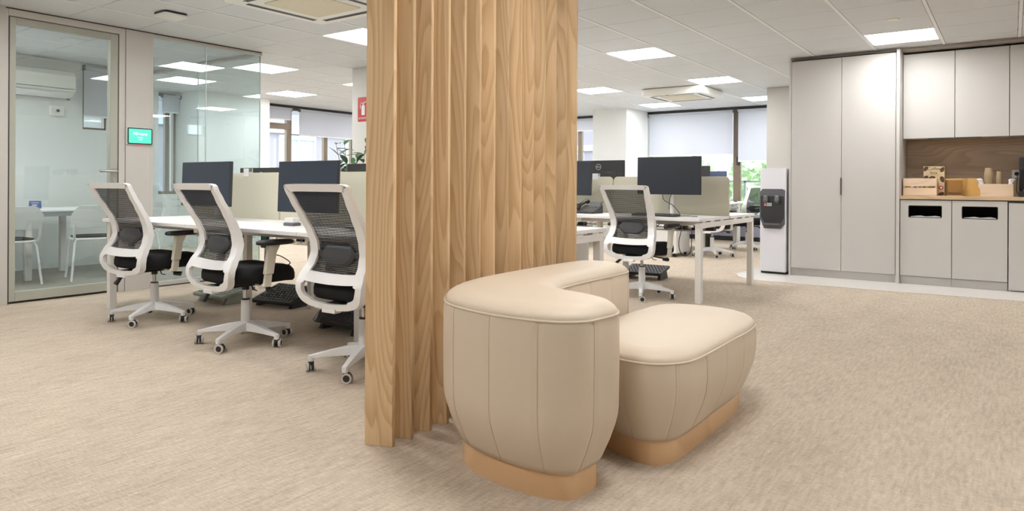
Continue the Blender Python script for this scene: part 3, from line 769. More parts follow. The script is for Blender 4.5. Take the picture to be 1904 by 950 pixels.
# foot rests
def footrest(loc, rz, mat, label, tilt=10):
    t = thing('foot_rest', label, 'foot rest', loc, rz, 'foot rests under the desks')
    b = bx(-.225, .225, -.165, .165, 0, .035).build('platform', mat, t, bevel=.012, seg=3); b.location = (0, 0, .075); b.rotation_euler = (R(tilt), 0, 0)
    g = MB()
    for i in range(11):
        for j in range(8):
            x, y = -.18+.036*i+(.018 if j % 2 else 0), -.125+.036*j
            if x < .2: g.cyl(x, y, .034, .041, .011, .009, n=8)
    g.build('grip_nubs', mat, b)
    for s_ in (-1, 1):
        MB().loft([[(s_*.19-.02, -.13, 0), (s_*.19+.02, -.13, 0), (s_*.19+.02, .13, 0), (s_*.19-.02, .13, 0)], [(s_*.19-.015, -.08, .09), (s_*.19+.015, -.08, .09), (s_*.19+.015, .10, .10), (s_*.19-.015, .10, .10)]]).build('foot', mat, t, bevel=.004)
    return t
footrest((-3.82, 3.36, 0), R(-6), 'footrest', 'black textured foot rest on the carpet between the middle and right chairs')
footrest((-5.04, 3.70, 0), R(8), 'footrest', 'black foot rest tilted on its stand under the left bench centre', 18)
footrest((-5.62, 3.5, 0), R(0), 'footgreen', 'grey-green foot rest on the carpet behind the middle chair')
footrest((-3.32, 7.2, 0), R(5), 'footrest', 'black foot rest behind the base of the chair by the sofa')

# ------------------------------------------------ monitors
def monitor(loc, rz, zc, w_, h, label, mat, logo=False, tilt=0, back=False):
    """screen faces local -Y; origin on the desk"""
    t = thing('computer_monitor', label, 'monitor', loc, rz, None)
    p = bx(-w_/2, w_/2, -.012, .012, -h/2, h/2).build('back_shell', 'monitorback', t, bevel=.004); p.location = (0, 0, zc); p.rotation_euler = (R(tilt), 0, 0)
    bx(-w_/2+.004, w_/2-.004, -.0135, -.011, -h/2+.004, h/2-.004).build('screen', mat, p)
    MB().loft([[(x, y, z) for x, z in rrect(-a, a, -b, b, .02)] for y, a, b in ((.010, w_*.36, h*.16), (.030, w_*.22, h*.13), (.04, .07, .07))]).build('rear_housing', 'monitorback', p, ang=25)
    s = MB(); s.cyl(0, .09, .0, zc-.0, .018, n=18); s.box(-.03, .03, .03, .10, zc-.03, zc+.03); s.box(-.06, .06, .05, .13, 0, .01)
    s.build('monitor_arm', 'white', t, bevel=.003)
    if logo:
        MB().tube([(.031*cos(2*pi*k/32), .0125, .031*sin(2*pi*k/32)+h*.30) for k in range(32)], .0022, 8, closed=True).build('logo_ring', 'logo', p)
        text('logo_text', 'DELL', .021, 'logo', p, (0, .0135, h*.30), (pi/2, 0, pi))
        s = p
    return t
DZ = .745
monitor((-5.27, 3.12, DZ), R(2), .285, .66, .355, 'blue-black monitor on the left bench above the middle chair, nearest the glass', 'screen_blue', tilt=-2)
monitor((-3.97, 3.10, DZ), R(1), .27, .625, .36, 'blue-black monitor on the left bench left of the oak slats', 'screen_blue', tilt=-2)
monitor((-2.70, 6.36, DZ), R(1), .385, .645, .365, 'large charcoal monitor above the chair behind the sofa', 'screen_grey', tilt=-1)
monitor((-3.81, 6.35, DZ), R(-12), .36, .62, .355, 'charcoal monitor whose right part shows beside the slat edge', 'screen_grey', tilt=-3)
monitor((-3.79, 6.96, DZ), pi, .385, .64, .365, 'monitor seen from its back with a silver round logo, near the slat edge', 'screen_grey', logo=True)
monitor((-5.60, 3.86, DZ), pi, .255, .66, .36, 'monitor seen from its back, peeking over the left bench divider by the glass', 'screen_grey', logo=True)
monitor((-4.10, 3.86, DZ), pi, .275, .66, .36, 'monitor seen from its back between two screens and the slats at the left bench', 'screen_grey', logo=True)
monitor((-3.91, 9.98, DZ), R(4), .40, .62, .36, 'small dark monitor edge showing behind the large charcoal monitor', 'monitorback')
monitor((-3.76, 10.30, DZ), R(2), .335, .60, .34, 'slate-blue monitor poking over the divider beside the window view', 'screen_lit')
monitor((-2.70+.0, 6.99, DZ), pi, .20, .60, .34, 'monitor on the window side of the middle bench, hidden by the divider', 'screen_grey')
# keyboard
def keyboard(loc, rz, label):
    t = thing('keyboard', label, 'keyboard', loc, rz)
    MB().loft([[(-.22, -.07, 0), (.22, -.07, 0), (.22, .07, 0), (-.22, .07, 0)], [(-.22, -.07, .010), (.22, -.07, .010), (.22, .07, .020), (-.22, .07, .020)]]).build('case', 'coolerdark', t, bevel=.002)
    k = MB()
    for r_ in range(5):
        for c_ in range(18):
            if r_ == 0 and 4 < c_ < 9: continue
            x = -.205+.0238*c_; y = -.055+.0245*r_; z = .011+.0008*r_*1.6
            k.box(x-.0098, x+.0098, y-.0098, y+.0098, z, z+.010)
    k.box(-.105, .0, -.065, -.046, .011, .021)
    k.build('keys', 'coolermid', t, smooth=False)
    return t
keyboard((-2.74, 6.15, DZ), R(-2), 'black keyboard on the middle bench under the large charcoal monitor')
cable('keyboard_cable', [(-2.55, 6.22, DZ+.006), (-2.46, 6.25, DZ+.006), (-2.40, 6.21, DZ+.006), (-2.36, 6.23, DZ+.006)], .003, 'blackpl', 'black cable lying on the bench right of the keyboard')
cable('monitor_cable', [(-2.78, 6.42, 1.0), (-2.77, 6.40, .90), (-2.66, 6.38, .84), (-2.60, 6.40, .76)], .0035, 'blackpl', 'black cable drooping from the large charcoal monitor')
cable('monitor_cable', [(-2.66, 6.42, 1.0), (-2.70, 6.40, .92), (-2.72, 6.42, .80)], .003, 'blackpl', 'thin black cable beside the white arm of the large charcoal monitor')
# desk phone
t = thing('desk_phone', 'black desk phone with handset, left of the chair behind the sofa', 'telephone', (-3.53, 6.27, DZ), R(-4))
MB().loft([[(-.11, -.09, 0), (.11, -.09, 0), (.11, .10, 0), (-.11, .10, 0)], [(-.11, -.09, .02), (.11, -.09, .02), (.11, .10, .085), (-.11, .10, .085)]]).build('body', 'coolerdark', t, bevel=.006)
def inc(y): return .02+(y+.09)/.19*.065
ks = MB()
for r_ in range(5):
    for c_ in range(5):
        x, y = -.03+.028*c_, -.07+.026*r_; ks.box(x-.008, x+.008, y-.006, y+.006, inc(y)+.0, inc(y)+.006)
ks.build('keys', 'steel', t, smooth=False)
MB().loft([[(-.035, .05, inc(.05)), (.10, .05, inc(.05)), (.10, .10, inc(.10)), (-.035, .10, inc(.1))], [(-.035, .075, .115), (.10, .075, .115), (.10, .115, .125), (-.035, .115, .125)]]).build('display', 'coolermid', t, bevel=.003)
hs = MB().tube([(-.078, -.085, .045), (-.078, -.07, .072), (-.078, -.03, .090), (-.078, .05, .118), (-.078, .09, .125), (-.078, .105, .11)], [.024, .025, .017, .017, .025, .024], 14).build('handset', 'blackpl', t)
cable('phone_cord', [(-3.64, 6.3, .80), (-3.69, 6.32, .84), (-3.70, 6.28, .80), (-3.68, 6.22, .755), (-3.78, 6.22, .80), (-3.86, 6.26, .765), (-3.96, 6.24, .752)], .0035, 'blackpl', 'black curly cord lying left of the desk phone')
# small desk objects
t = thing('docking_station', 'small white box device on the left bench beside the right chair back', 'desk device', (-4.05, 3.03, DZ), R(4))
bx(-.05, .05, -.035, .035, 0, .02).build('base', 'coolermid', t, bevel=.004); bx(-.045, .045, -.03, .03, .02, .055).build('body', 'white', t, bevel=.006)
t = thing('notebook_stack', 'small stack of white papers on the left bench at the slat edge', 'papers', (-3.28, 2.98, DZ), R(6))
for k in range(3):
    q = bx(-.09, .09, -.07, .07, .014*k, .014*k+.008).build('notebook', 'white' if k % 2 == 0 else 'coolermid', t, bevel=.002); q.rotation_euler = (0, 0, R(4*k-5))
# laptop-like blocks at far desk
for loc_, l_ in (((-5.2, 3.45, 1.125), 'small white clip on top of the left bench divider beside the middle chair'), ((-3.66, 6.66, 1.125), 'small white clip on top of the middle bench divider below the round logo')):
    t = thing('divider_clip', l_, 'clip', loc_)
    bx(-.035, .035, -.021, -.016, -.03, .035).box(-.035, .035, .016, .021, -.03, .035).box(-.035, .035, -.021, .021, .001, .006).build('bracket', 'white', t, bevel=.001)
    bx(-.03, .03, -.0155, .0155, .007, .035).build('holder', 'coolermid', t)
# ------------------------------------------------ plant
t = thing('potted_plant', 'leafy green oleander-like plant in front of the pillar with the red sign', 'plant', (-6.15, 5.45, 0))
MB().loft([[(r_*cos(2*pi*k/28), r_*sin(2*pi*k/28), z) for k in range(28)] for r_, z in ((.13, 0), (.17, .38), (.155, .38), (.13, .33))]).build('pot', 'white', t)
st = MB(); lf = MB()
random.seed(11)
for i in range(9):
    a = 2*pi*i/9+random.uniform(-.3, .3); lean = random.uniform(.08, .30); top = random.uniform(1.22, 1.52)
    pts = [Vector((.03*cos(a), .03*sin(a), .33)), Vector((lean*.35*cos(a), lean*.35*sin(a), .8)), Vector((lean*cos(a), lean*sin(a), top))]
    cp = crom([p.to_tuple() for p in pts], 8, False); st.tube([p.to_tuple() for p in cp], [.008-.005*k/len(cp) for k in range(len(cp))], 7)
    for k in range(15):
        f = .42+.58*k/14; p = cp[min(len(cp)-1, int(f*(len(cp)-1)))]
        az = k*2.4+random.uniform(-.3, .3); el = random.uniform(.1, .9); Lg = random.uniform(.14, .22); w_ = Lg*.19
        d_ = Vector((cos(az)*cos(el), sin(az)*cos(el), sin(el))); sd = d_.cross(Vector((0, 0, 1))).normalized(); up = sd.cross(d_)
        vs = []
        for q, ww in ((0, .15), (.2, .75), (.45, 1), (.75, .7), (1, .03)):
            c_ = p+d_*Lg*q-Vector((0, 0, 1))*Lg*.22*q*q
            vs += [(c_+sd*w_*ww+up*w_*.3*ww).to_tuple(), c_.to_tuple(), (c_-sd*w_*ww+up*w_*.3*ww).to_tuple()]
        fs = []
        for q in range(4):
            for r_ in range(2): fs.append((q*3+r_, q*3+r_+1, q*3+r_+4, q*3+r_+3))
        lf.add(vs, fs)
st.build('stems', 'stem', t); lf.build('foliage', 'leaf', t)
# ------------------------------------------------ sign on pillar
t = thing('fire_extinguisher_sign', 'red sign with white extinguisher picture on the pillar beside the slats', 'sign', (-6.71, 6.098, 1.985))
MB().slabxz(rrect(-.105, .105, -.155, .155, .012), -.004, 0).build('panel', 'red', t)
e = MB(); e.slabxz(rrect(-.035, .025, -.075, .05, .012), -.006, -.004).slabxz([(-.015, .05), (.005, .05), (.005, .075), (-.015, .075)], -.006, -.004)
e.tube([(-.005, -.005, .07), (-.04, -.005, .085), (-.055, -.005, .05), (-.055, -.005, .01)], .005, 6); e.slabxz([(-.005, .07), (.05, .09), (.05, .10), (-.005, .085)], -.006, -.004)
e.build('extinguisher_symbol', 'signwhite', t)
text('lettering', 'EXTINTOR', .036, 'signwhite', t, (0, -.005, -.115), (pi/2, 0, 0))
# ------------------------------------------------ booking tablet
t = thing('room_booking_tablet', 'green-lit wall tablet reading Nirvana beside the glass door', 'tablet', (XL+.045, 3.375, 1.487), pi/2)
# local x -> world +Y, local -y -> world +X
MB().slabxz(rrect(-.122, .122, -.083, .083, .012), -.022, 0).build('case', 'white', t, bevel=.003)
MB().slabxz(rrect(-.118, .118, -.079, .079, .010), -.027, -.022).build('bezel', 'blackpl', t)
bx(-.107, .107, -.0275, -.027, -.068, .068).build('screen', 'tablet_green', t, smooth=False)
text('room_name', 'Nirvana', .043, 'tablet_text', t, (0, -.028, .022), (pi/2, 0, 0))
text('room_status', 'Available', .015, 'tablet_text', t, (0, -.028, -.012), (pi/2, 0, 0))
text('room_time', 'now', .020, 'tablet_text', t, (0, -.028, -.032), (pi/2, 0, 0))
bx(-.010, .012, -.024, -.012, -.090, -.083).build('status_light', 'red_led', t)

# ------------------------------------------------ meeting room contents
t = thing('meeting_table', 'long white rounded meeting table behind the glass door', 'table', (-8.72, 2.75, 0))
MB().prism(rrect(-.46, .46, -1.3, 1.12, .42, 12), .725, .745).build('tabletop', 'desk', t, bevel=.003)
MB().prism(rrect(-.45, .45, -1.29, 1.11, .41, 12), .675, .725).build('apron', 'coolermid2', t, bevel=.003)
for x, y in ((.30, -.95), (-.30, -.95), (.34, .22), (-.30, .80)):
    bx(x-.03, x+.03, y-.03, y+.03, 0, .675).build('leg', 'deskleg', t, bevel=.002)
def mchair(label):
    t = thing('meeting_chair', label, 'chair', group='white shell chairs in the meeting room')
    # faces +Y
    def prf(u):   # u 0..1 from seat front to back top
        K = [(0, .22, .435), (.1, .20, .45), (.45, 0, .445), (.7, -.17, .455), (.78, -.205, .50), (.86, -.225, .60), (1, -.265, .81)]
        for i in range(len(K)-1):
            if u <= K[i+1][0]:
                k = (u-K[i][0])/(K[i+1][0]-K[i][0]); return K[i][1]+(K[i+1][1]-K[i][1])*k, K[i][2]+(K[i+1][2]-K[i][2])*k
        return K[-1][1:]
    # seat pan
    n = 30
    rings = []
    for z, k in ((.432, .88), (.438, 1), (.450, 1), (.456, .97)):
        rings.append([(.225*math.copysign(abs(cos(2*pi*i/n))**.6, cos(2*pi*i/n))*k, .02+.22*math.copysign(abs(sin(2*pi*i/n))**.6, sin(2*pi*i/n))*k, z) for i in range(n)])
    MB().loft(rings).build('seat', 'white', t, ang=50)
    MB().loft([[(x*.94, .02+(y-.02)*.92, z+.022) for x, y, z in rings[1]], [(x*.94, .02+(y-.02)*.92, z+.032) for x, y, z in rings[1]], [(x*.8, .02+(y-.02)*.8, z+.038) for x, y, z in rings[1]]]).build('seat_cushion', 'blackfab', t)
    bk = MB(); rg = []
    for i in range(13):
        x = -.24+.48*i/12; k = (x/.24)**2; yb = -.235+.05*k; zt_ = .80-.10*max(0, k-.55)**1*2; zb = .565
        rg.append([(x, yb, zb), (x, yb-.05, zt_), (x, yb-.038, zt_), (x, yb+.012, zb)])
    bk.loft(rg)
    bk.build('backrest', 'white', t, bevel=.006)
    for s_ in (-1, 1): MB().tube([(s_*.205, -.17, .445), (s_*.215, -.215, .50), (s_*.215, -.225, .60)], .013, 10).build('back_support', 'white', t)
    for s_ in (-1, 1):
        for q in (-1, 1):
            MB().tube([(s_*.12, .02+q*.14, .435), (s_*.185, .02+q*.17, .428), (s_*.20, .02+q*.18, .40), (s_*.235, .02+q*.225, .012)], .0115, 12).build('leg', 'white', t)
    return t
mc = mchair('white shell chair with black cushion, its back towards the glass door')
mc.location = (-8.0, 3.46, 0); mc.rotation_euler = (0, 0, R(75))
dup(mc, (-8.12, 2.70, 0), R(88), 'white shell chair at the left edge of the glass door, cut by its frame', 'white shell chairs in the meeting room')
dup(mc, (-8.78, 4.27, 0), R(180), 'white shell chair across the meeting table near the back wall', 'white shell chairs in the meeting room')
t = thing('tent_card', 'small blue standing card on the meeting table', 'card', (-8.78, 3.18, .745), R(60))
p = MB().loft([[(-.055, -.03, 0), (.055, -.03, 0), (.055, -.027, 0), (-.055, -.027, 0)], [(-.055, 0, .085), (.055, 0, .085), (.055, .003, .085), (-.055, .003, .085)]]).build('front_card', 'card_blue', t)
MB().loft([[(-.055, .03, 0), (.055, .03, 0), (.055, .033, 0), (-.055, .033, 0)], [(-.055, .002, .085), (.055, .002, .085), (.055, .005, .085), (-.055, .005, .085)]]).build('rear_card', 'card_blue', t)
tx = MB()
for z_, w_ in ((.060, .035), (.040, .022), (.033, .026), (.010, .03)):
    y_ = -.03+.03*z_/.085; tx.box(-w_, w_, y_-.0018, y_-.0008, z_, z_+.005)
tx.build('printed_lines', 'signwhite', t, smooth=False)
t = thing('wall_air_unit', 'white split air unit high on the meeting room back wall', 'air conditioner', (-9.4, 3.13, 2.05))
MB().loft([[(x, y, z) for x, z in ((0, 0), (.14, .02), (.22, .08), (.225, .26), (.19, .31), (0, .32))] for y in (-.62, .62)]).build('housing', 'acwhite', t, bevel=.008)
MB().loft([[(x, y, z) for x, z in ((.10, -.004), (.205, .052), (.208, .060), (.10, .01))] for y in (-.56, .56)]).build('louvre', 'white', t)
bx(.222, .229, -.60, .60, .10, .104).build('front_joint', 'shadow_gap', t); bx(.08, .1, -.58, .58, -.006, .0).build('outlet', 'shadow_gap', t)
t = thing('wall_sensor', 'small white box mounted below the meeting room air unit', 'sensor', (-9.4, 3.62, 1.90))
bx(0, .06, -.075, .075, -.06, .06).build('body', 'acwhite', t, bevel=.008); MB().cylx(.06, .066, 0, 0, .018, 16).build('lens', 'coolermid', t)
tag(bx(-9.4, -9.392, 3.74, 3.77, 2.04, 2.07).build('wall_switch', 'coolermid', bevel=.002), 'tiny grey switch on the meeting room wall right of the air unit', 'switch')
def blind(name, w_, drop, loc, rz, label, mat='blind', group=None):
    """hangs from local origin, runs along local x, room side is local -y"""
    t = thing(name, label, 'window blind', loc, rz, group or 'roller blinds on the windows')
    MB().cylx(0, w_, 0, -.03, .024, 16).build('roller', mat, t)
    bx(0.01, w_-.01, .018, .0205, -drop, -.03).build('fabric', mat, t, smooth=False)
    bx(.01, w_-.01, .012, .026, -drop-.02, -drop).build('bottom_bar', 'signwhite', t, bevel=.003)
    for x in (0, w_): bx(x-.008, x+.008, -.03, .03, -.065, 0).build('bracket', 'coolermid', t, bevel=.002)
    return t
blind('roller_blind', .82, .62, (-9.33, 3.90, 2.49), pi/2, 'grey roller blind inside the meeting room above the slot window', 'blind_grey')
blind('roller_blind', .70, .22, (XF+.09, 7.60, 2.47), pi/2, 'short white roller blind above the bronze casement window, left of its neighbour')
blind('roller_blind', 1.37, .50, (XF+.09, 8.47, 2.47), pi/2, 'pulled-down white roller blind left of the pillar with the red sign')
blind('roller_blind', .30, .28, (XF+.09, 5.81, 2.47), pi/2, 'short roller blind on the narrow window seen through the glass room')
blind('roller_blind', 1.72, .84, (-5.99, YF-.07, 2.47), 0, 'widest white roller blind, on the far window right of the far pillar')
blind('roller_blind', 1.26, .97, (-4.19, YF-.07, 2.47), 0, 'white roller blind hanging lowest, beside the greige pillar')
blind('roller_blind', 1.02, .26, (-8.05, YF-.07, 2.47), 0, 'short white roller blind between the slat edge and the far pillar')

# ------------------------------------------------ kitchen
YK = 8.44
def cabdoor(parent, x0, x1, z0, z1, y, name='door'):
    return bx(x0+.002, x1-.002, y, y+.019, z0, z1).build(name, 'cab', parent, bevel=.0015)
t = thing('tall_cabinet', 'tall greige cabinet with two full-height doors right of the water cooler', 'cabinet', (-1.545, YK, 0))
b = MB().box(-.535, .538, .021, .60, .09, 2.475).box(-.535, .538, .03, .58, 0, .088); b.build('carcass', 'cab', t, smooth=False)
bx(-.56, -.536, .0, .60, 0, 2.49).build('side_panel', 'cab', t, bevel=.001)
d1 = cabdoor(t, -.534, 0, .094, 2.47, 0); d2 = cabdoor(t, 0, .535, .094, 2.47, 0)
bx(-.006, .004, -.012, .0, .94, 1.13).build('handle', 'black_metal', d1)
tag(bx(-1.003, -.972, YK-.03, 9.045, 0, 2.50).build('cabinet_end_panel', 'cab', bevel=.001), 'narrow vertical greige panel between tall and open kitchen units', 'cabinet panel')
YU = 8.66
lab = ['greige wall cabinet left above the wooden splashback, next to the tall cabinets', 'greige wall cabinet in the middle above the bean dispenser and cups', 'greige wall cabinet cut by the photo edge above the coffee machine', 'greige wall cabinet beyond the photo edge']
for k, (x0, x1) in enumerate(((-.968, -.492), (-.49, -.024), (-.022, .45), (.452, .93))):
    t = thing('wall_cabinet', lab[k], 'cabinet', ((x0+x1)/2, YU, 1.555), 0, 'greige wall cabinets')
    w2 = (x1-x0)/2
    bx(-w2, w2, .021, .38, .004, .905).build('carcass', 'cab', t, smooth=False)
    dd = cabdoor(t, -w2, w2, 0, .915, 0)
    xa, xb = ((0, w2-.004) if k % 2 == 0 else (-w2+.004, 0))
    bx(xa, xb, -.003, .015, -.008, .0).build('handle', 'black_metal', dd)
lab = ['base cabinet with open slot under the slatted crate', 'base cabinet with open slot under the cup tray', 'base cabinet with dark grip rail at the photo edge', 'base cabinet beyond the photo edge']
for k, (x0, x1) in enumerate(((-.968, -.502), (-.50, -.032), (-.026, .44), (.444, .91))):
    t = thing('base_cabinet', lab[k], 'cabinet', ((x0+x1)/2, YK, 0), 0, 'greige base cabinets')
    w2 = (x1-x0)/2
    if k < 2:
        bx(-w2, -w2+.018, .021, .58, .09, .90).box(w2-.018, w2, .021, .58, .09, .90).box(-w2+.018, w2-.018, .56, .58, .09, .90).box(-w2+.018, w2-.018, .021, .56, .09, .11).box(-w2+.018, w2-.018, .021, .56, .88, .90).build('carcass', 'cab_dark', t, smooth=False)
        cx = .5*((-.887-.59) if k == 0 else (-.412-.114))-(x0+x1)/2; hw, za, zb = .15, .712, .836
        o = MB(); W = w2-.002
        hole = rrect(cx-hw, cx+hw, za, zb, .012, 4)
        # door with a slot: four blocks around the opening
        o.box(-W, W, 0, .019, .094, za).box(-W, W, 0, .019, zb, .893).box(-W, cx-hw, 0, .019, za, zb).box(cx+hw, W, 0, .019, za, zb)
        dd = o.build('door', 'cab', t, smooth=False)
        fm = MB(); ro = rrect(cx-hw-.002, cx+hw+.002, za-.002, zb+.002, .014, 4); ri = rrect(cx-hw+.004, cx+hw-.004, za+.004, zb-.004, .010, 4)
        fm.loft([[(x, -.001, z) for x, z in ro], [(x, -.001, z) for x, z in ri], [(x, .018, z) for x, z in ri], [(x, .018, z) for x, z in ro]], closed=True)
        fm.build('slot_liner', 'black_metal', dd)
        bg = MB(); pts = [(cx-hw*.9+.3*hw*q, za+.006+.010*((q*37) % 3)/2) for q in range(7)]
        bg.loft([[(x, .03, z-.03), (x, .03, z), (x, .06, z+.005), (x, .06, z-.03)] for x, z in pts]); bg.build('bin_bag', 'napkin', t)
    else:
        bx(-w2, w2, .021, .58, .09, .875).build('carcass', 'cab', t, smooth=False)
        dd = cabdoor(t, -w2, w2, .02 if k == 2 else .094, .878, 0)
        bx(-w2, w2, .004, .02, .880, .898).build('grip_rail', 'black_metal', t)
    bx(-w2, w2, .03, .05, 0, .088).build('kick_board', 'cab', t, smooth=False)
tag(bx(-.970, 1.2, YK-.01, 9.045, .902, .938).build('worktop', 'counter', bevel=.002), 'wood-look worktop over the kitchen base cabinets', 'worktop')
tag(bx(-.970, 1.2, 9.02, 9.047, .939, 1.556).build('splashback', 'splash', smooth=False), 'brown wood-look splashback panel behind the coffee items', 'splashback')
struct('wall_gap_shade', bx(-2.105, 1.2, 8.50, 9.05, 2.492, 2.519), 'gap_shade')  # strip filling the gap over the cabinets, coloured as its shade
ZC = .938
# slatted crate
t = thing('slatted_crate', 'small pale pine crate of slats at the left end of the worktop', 'crate', (-.80, 8.68, ZC))
for z0, z1 in ((.004, .085), (.102, .186)):
    bx(-.155, .155, -.10, -.09, z0, z1).build('front_slat', 'pine', t, bevel=.001); bx(-.155, .155, .09, .10, z0, z1).build('back_slat', 'pine', t, bevel=.001)
for s_ in (-1, 1): bx(s_*.148-.006, s_*.148+.006, -.089, .089, 0, .183).build('side_panel', 'pine', t, bevel=.001)
bx(-.142, .142, -.089, .089, 0, .010).build('bottom', 'pine', t)
sc = thing('sachets', 'yellow and white sachets inside the pine crate', 'sachets', (-.80, 8.68, ZC))
random.seed(3)
for i in range(9):
    q = bx(-.03, .03, -.004, .004, 0, .09).build('sachet', ['yellow', 'napkin', 'kraft'][i % 3], sc, bevel=.002)
    q.location = (-.12+.028*i, -.06+.02*(i % 4), .012); q.rotation_euler = (R(random.uniform(-12, 12)), 0, R(random.uniform(-30, 30)))
# coffee box
t = thing('coffee_box', 'tall printed carton reading Coffee box behind the pine crate', 'box', (-.688, 8.84, ZC))
bx(-.098, .098, -.04, .04, 0, .318).build('carton', 'cardbox', t, bevel=.001)
text('title_text', 'Coffee\nbox', .045, 'coffee', t, (0, -.041, .270), (pi/2, 0, 0))
bn = MB()
def bean(cx, cz, r, a):
    n = 18; o = [(cx+r*cos(q*2*pi/n)*cos(a)-r*.62*sin(q*2*pi/n)*sin(a), cz+r*cos(q*2*pi/n)*sin(a)+r*.62*sin(q*2*pi/n)*cos(a)) for q in range(n)]
    o = [(max(-.096, min(.096, x)), max(.004, min(.316, z))) for x, z in o]
    bn.slabxz(o, -.0415, -.040)
for q in ((-.078, .292, .032, .9), (.078, .282, .030, 1.1), (-.078, .195, .03, .6), (.078, .178, .034, 1.9), (-.02, .19, .035, .3), (.07, .02, .03, .4)): bean(*q)
bn.build('bean_print', 'coffee', t, smooth=False)
MB().slabxz([(.068+.022*cos(q*.5236), .088+.022*sin(q*.5236)) for q in range(12)], -.042, -.040).build('red_badge', 'red', t, smooth=False)
MB().slabxz([(.068+.011*cos(q*.5236), .088+.011*sin(q*.5236)) for q in range(12)], -.043, -.042).build('badge_centre', 'signwhite', t, smooth=False)
bx(-.075, .075, -.0415, -.04, .226, .2285).box(-.06, .06, -.0415, -.04, .214, .216).build('printed_rule', 'kraft', t, smooth=False)
# acrylic bean dispenser with bamboo lid
t = thing('bean_container', 'clear square container with coffee granules, in front of the bamboo holder', 'container', (-.492, 8.66, ZC))
g = MB(); a, b_ = .070, .065
g.box(-a, a, -b_, -b_+.004, .008, .165).box(-a, a, b_-.004, b_, .008, .165).box(-a, -a+.004, -b_+.004, b_-.004, .008, .165).box(a-.004, a, -b_+.004, b_-.004, .008, .165); g.build('clear_walls', 'acrylic', t, smooth=False)
bx(-a, a, -b_, b_, 0, .008).build('base', 'bamboo', t, bevel=.002); bx(-a-.003, a+.003, -b_-.003, b_+.003, .166, .182).build('lid', 'bamboo', t, bevel=.003)
gr = MB(); random.seed(5)
for i in range(160):
    x, y = random.uniform(-a+.012, a-.012), random.uniform(-b_+.012, b_-.012); z = .010+random.uniform(0, .022)+.008*abs(x)/a; r_ = .0055
    gr.box(x-r_, x+r_, y-r_, y+r_, z, z+.008)
go = gr.build('coffee_granules', 'beans', t, smooth=False); go['kind'] = 'stuff'
t = thing('bamboo_holder', 'amber bamboo holder with a cut-out between bean container and cup tray', 'holder', (-.345, 8.76, ZC))
o = [(-.085, .0), (.085, .0), (.085, .186), (-.03, .186), (-.036, .10), (-.05, .078), (-.085, .075)]
MB().slabxz(o, -.07, -.06).build('front_panel', 'bamboo', t, bevel=.002)
bx(-.215, .085, .06, .07, 0, .186).build('back_panel', 'bamboo', t, bevel=.002)
bx(.075, .085, -.0595, .0595, 0, .186).build('side_panel', 'bamboo', t, bevel=.002); bx(-.085, .074, -.0595, .0595, 0, .01).build('bottom', 'bamboo', t)
# cup tray
t = thing('cup_tray', 'plain pale wooden tray holding paper cups beside the coffee machine', 'tray', (-.125, 8.66, ZC))
bx(-.138, .138, -.09, -.08, 0, .128).build('front_panel', 'pine', t, bevel=.002); bx(-.138, .138, .08, .09, 0, .128).build('back_panel', 'pine', t, bevel=.002)
for s_ in (-1, 1): bx(s_*.133-.005, s_*.133+.005, -.079, .079, 0, .128).build('side_panel', 'pine', t, bevel=.002)
bx(-.127, .127, -.079, .079, 0, .008).build('bottom', 'pine', t)
def cups(loc, h, r, label):
    t = thing('paper_cup_stack', label, 'cups', loc, 0, 'stacks of brown paper cups in the tray')
    n = 24; k = int((h-.08)/.018)
    b = MB().loft([[(q*cos(2*pi*i/n), q*sin(2*pi*i/n), z) for i in range(n)] for z, q in ((0, r), (.08, r*.72))]); b.build('lowest_cup', 'kraft', t)
    for j in range(k):
        z = .0065+.018*j
        MB().loft([[(q*cos(2*pi*i/n), q*sin(2*pi*i/n), zz) for i in range(n)] for zz, q in ((z, r), (z+.004, r*1.01), (z+.018+.062, r*.74))]).build('cup', 'kraft', t)
    return t
cups((-.195, 8.68, ZC+.009), .30, .041, 'taller stack of brown paper cups standing in the tray')
cups((-.105, 8.68, ZC+.009), .275, .030, 'shorter narrow stack of brown paper cups in the tray')
def bag(loc, rz, label):
    t = thing('paper_bag', label, 'paper wrap', loc, rz, 'white paper wraps in the tray')
    random.seed(int(abs(loc[0])*100))
    r_ = []
    for z, k in ((0, .6), (.05, .75), (.10, .9), (.135, .7), (.165, 1.0), (.175, .5)):
        r_.append([(.028*k*cos(2*pi*i/12)*random.uniform(.8, 1.2)+z*.25, .04*k*sin(2*pi*i/12)*random.uniform(.8, 1.2), z) for i in range(12)])
    MB().loft(r_).build('wrap', 'napkin', t)
bag((-.232+.005, 8.615, ZC+.009), pi, 'white crumpled paper sticking out at the left of the cup tray')
bag((-.04, 8.62, ZC+.009), 0, 'white crumpled paper sticking out at the right of the cup tray')
# socket
t = thing('wall_socket', 'white square wall socket on the splashback beside the coffee machine', 'socket', (.040, 9.02, 1.175))
MB().slabxz(rrect(-.042, .042, -.042, .042, .006), -.010, 0).build('plate', 'signwhite', t, bevel=.001)
MB().slabxz([(.02*cos(q*.3927), .02*sin(q*.3927)) for q in range(16)], -.013, -.010).build('plug', 'blackpl', t)
cable('power_cable', [(.04, 9.0, 1.175), (.045, 8.97, 1.13), (.04, 8.95, 1.0), (.06, 8.93, .95)], .004, 'blackpl', 'black cable hanging from the splashback socket')
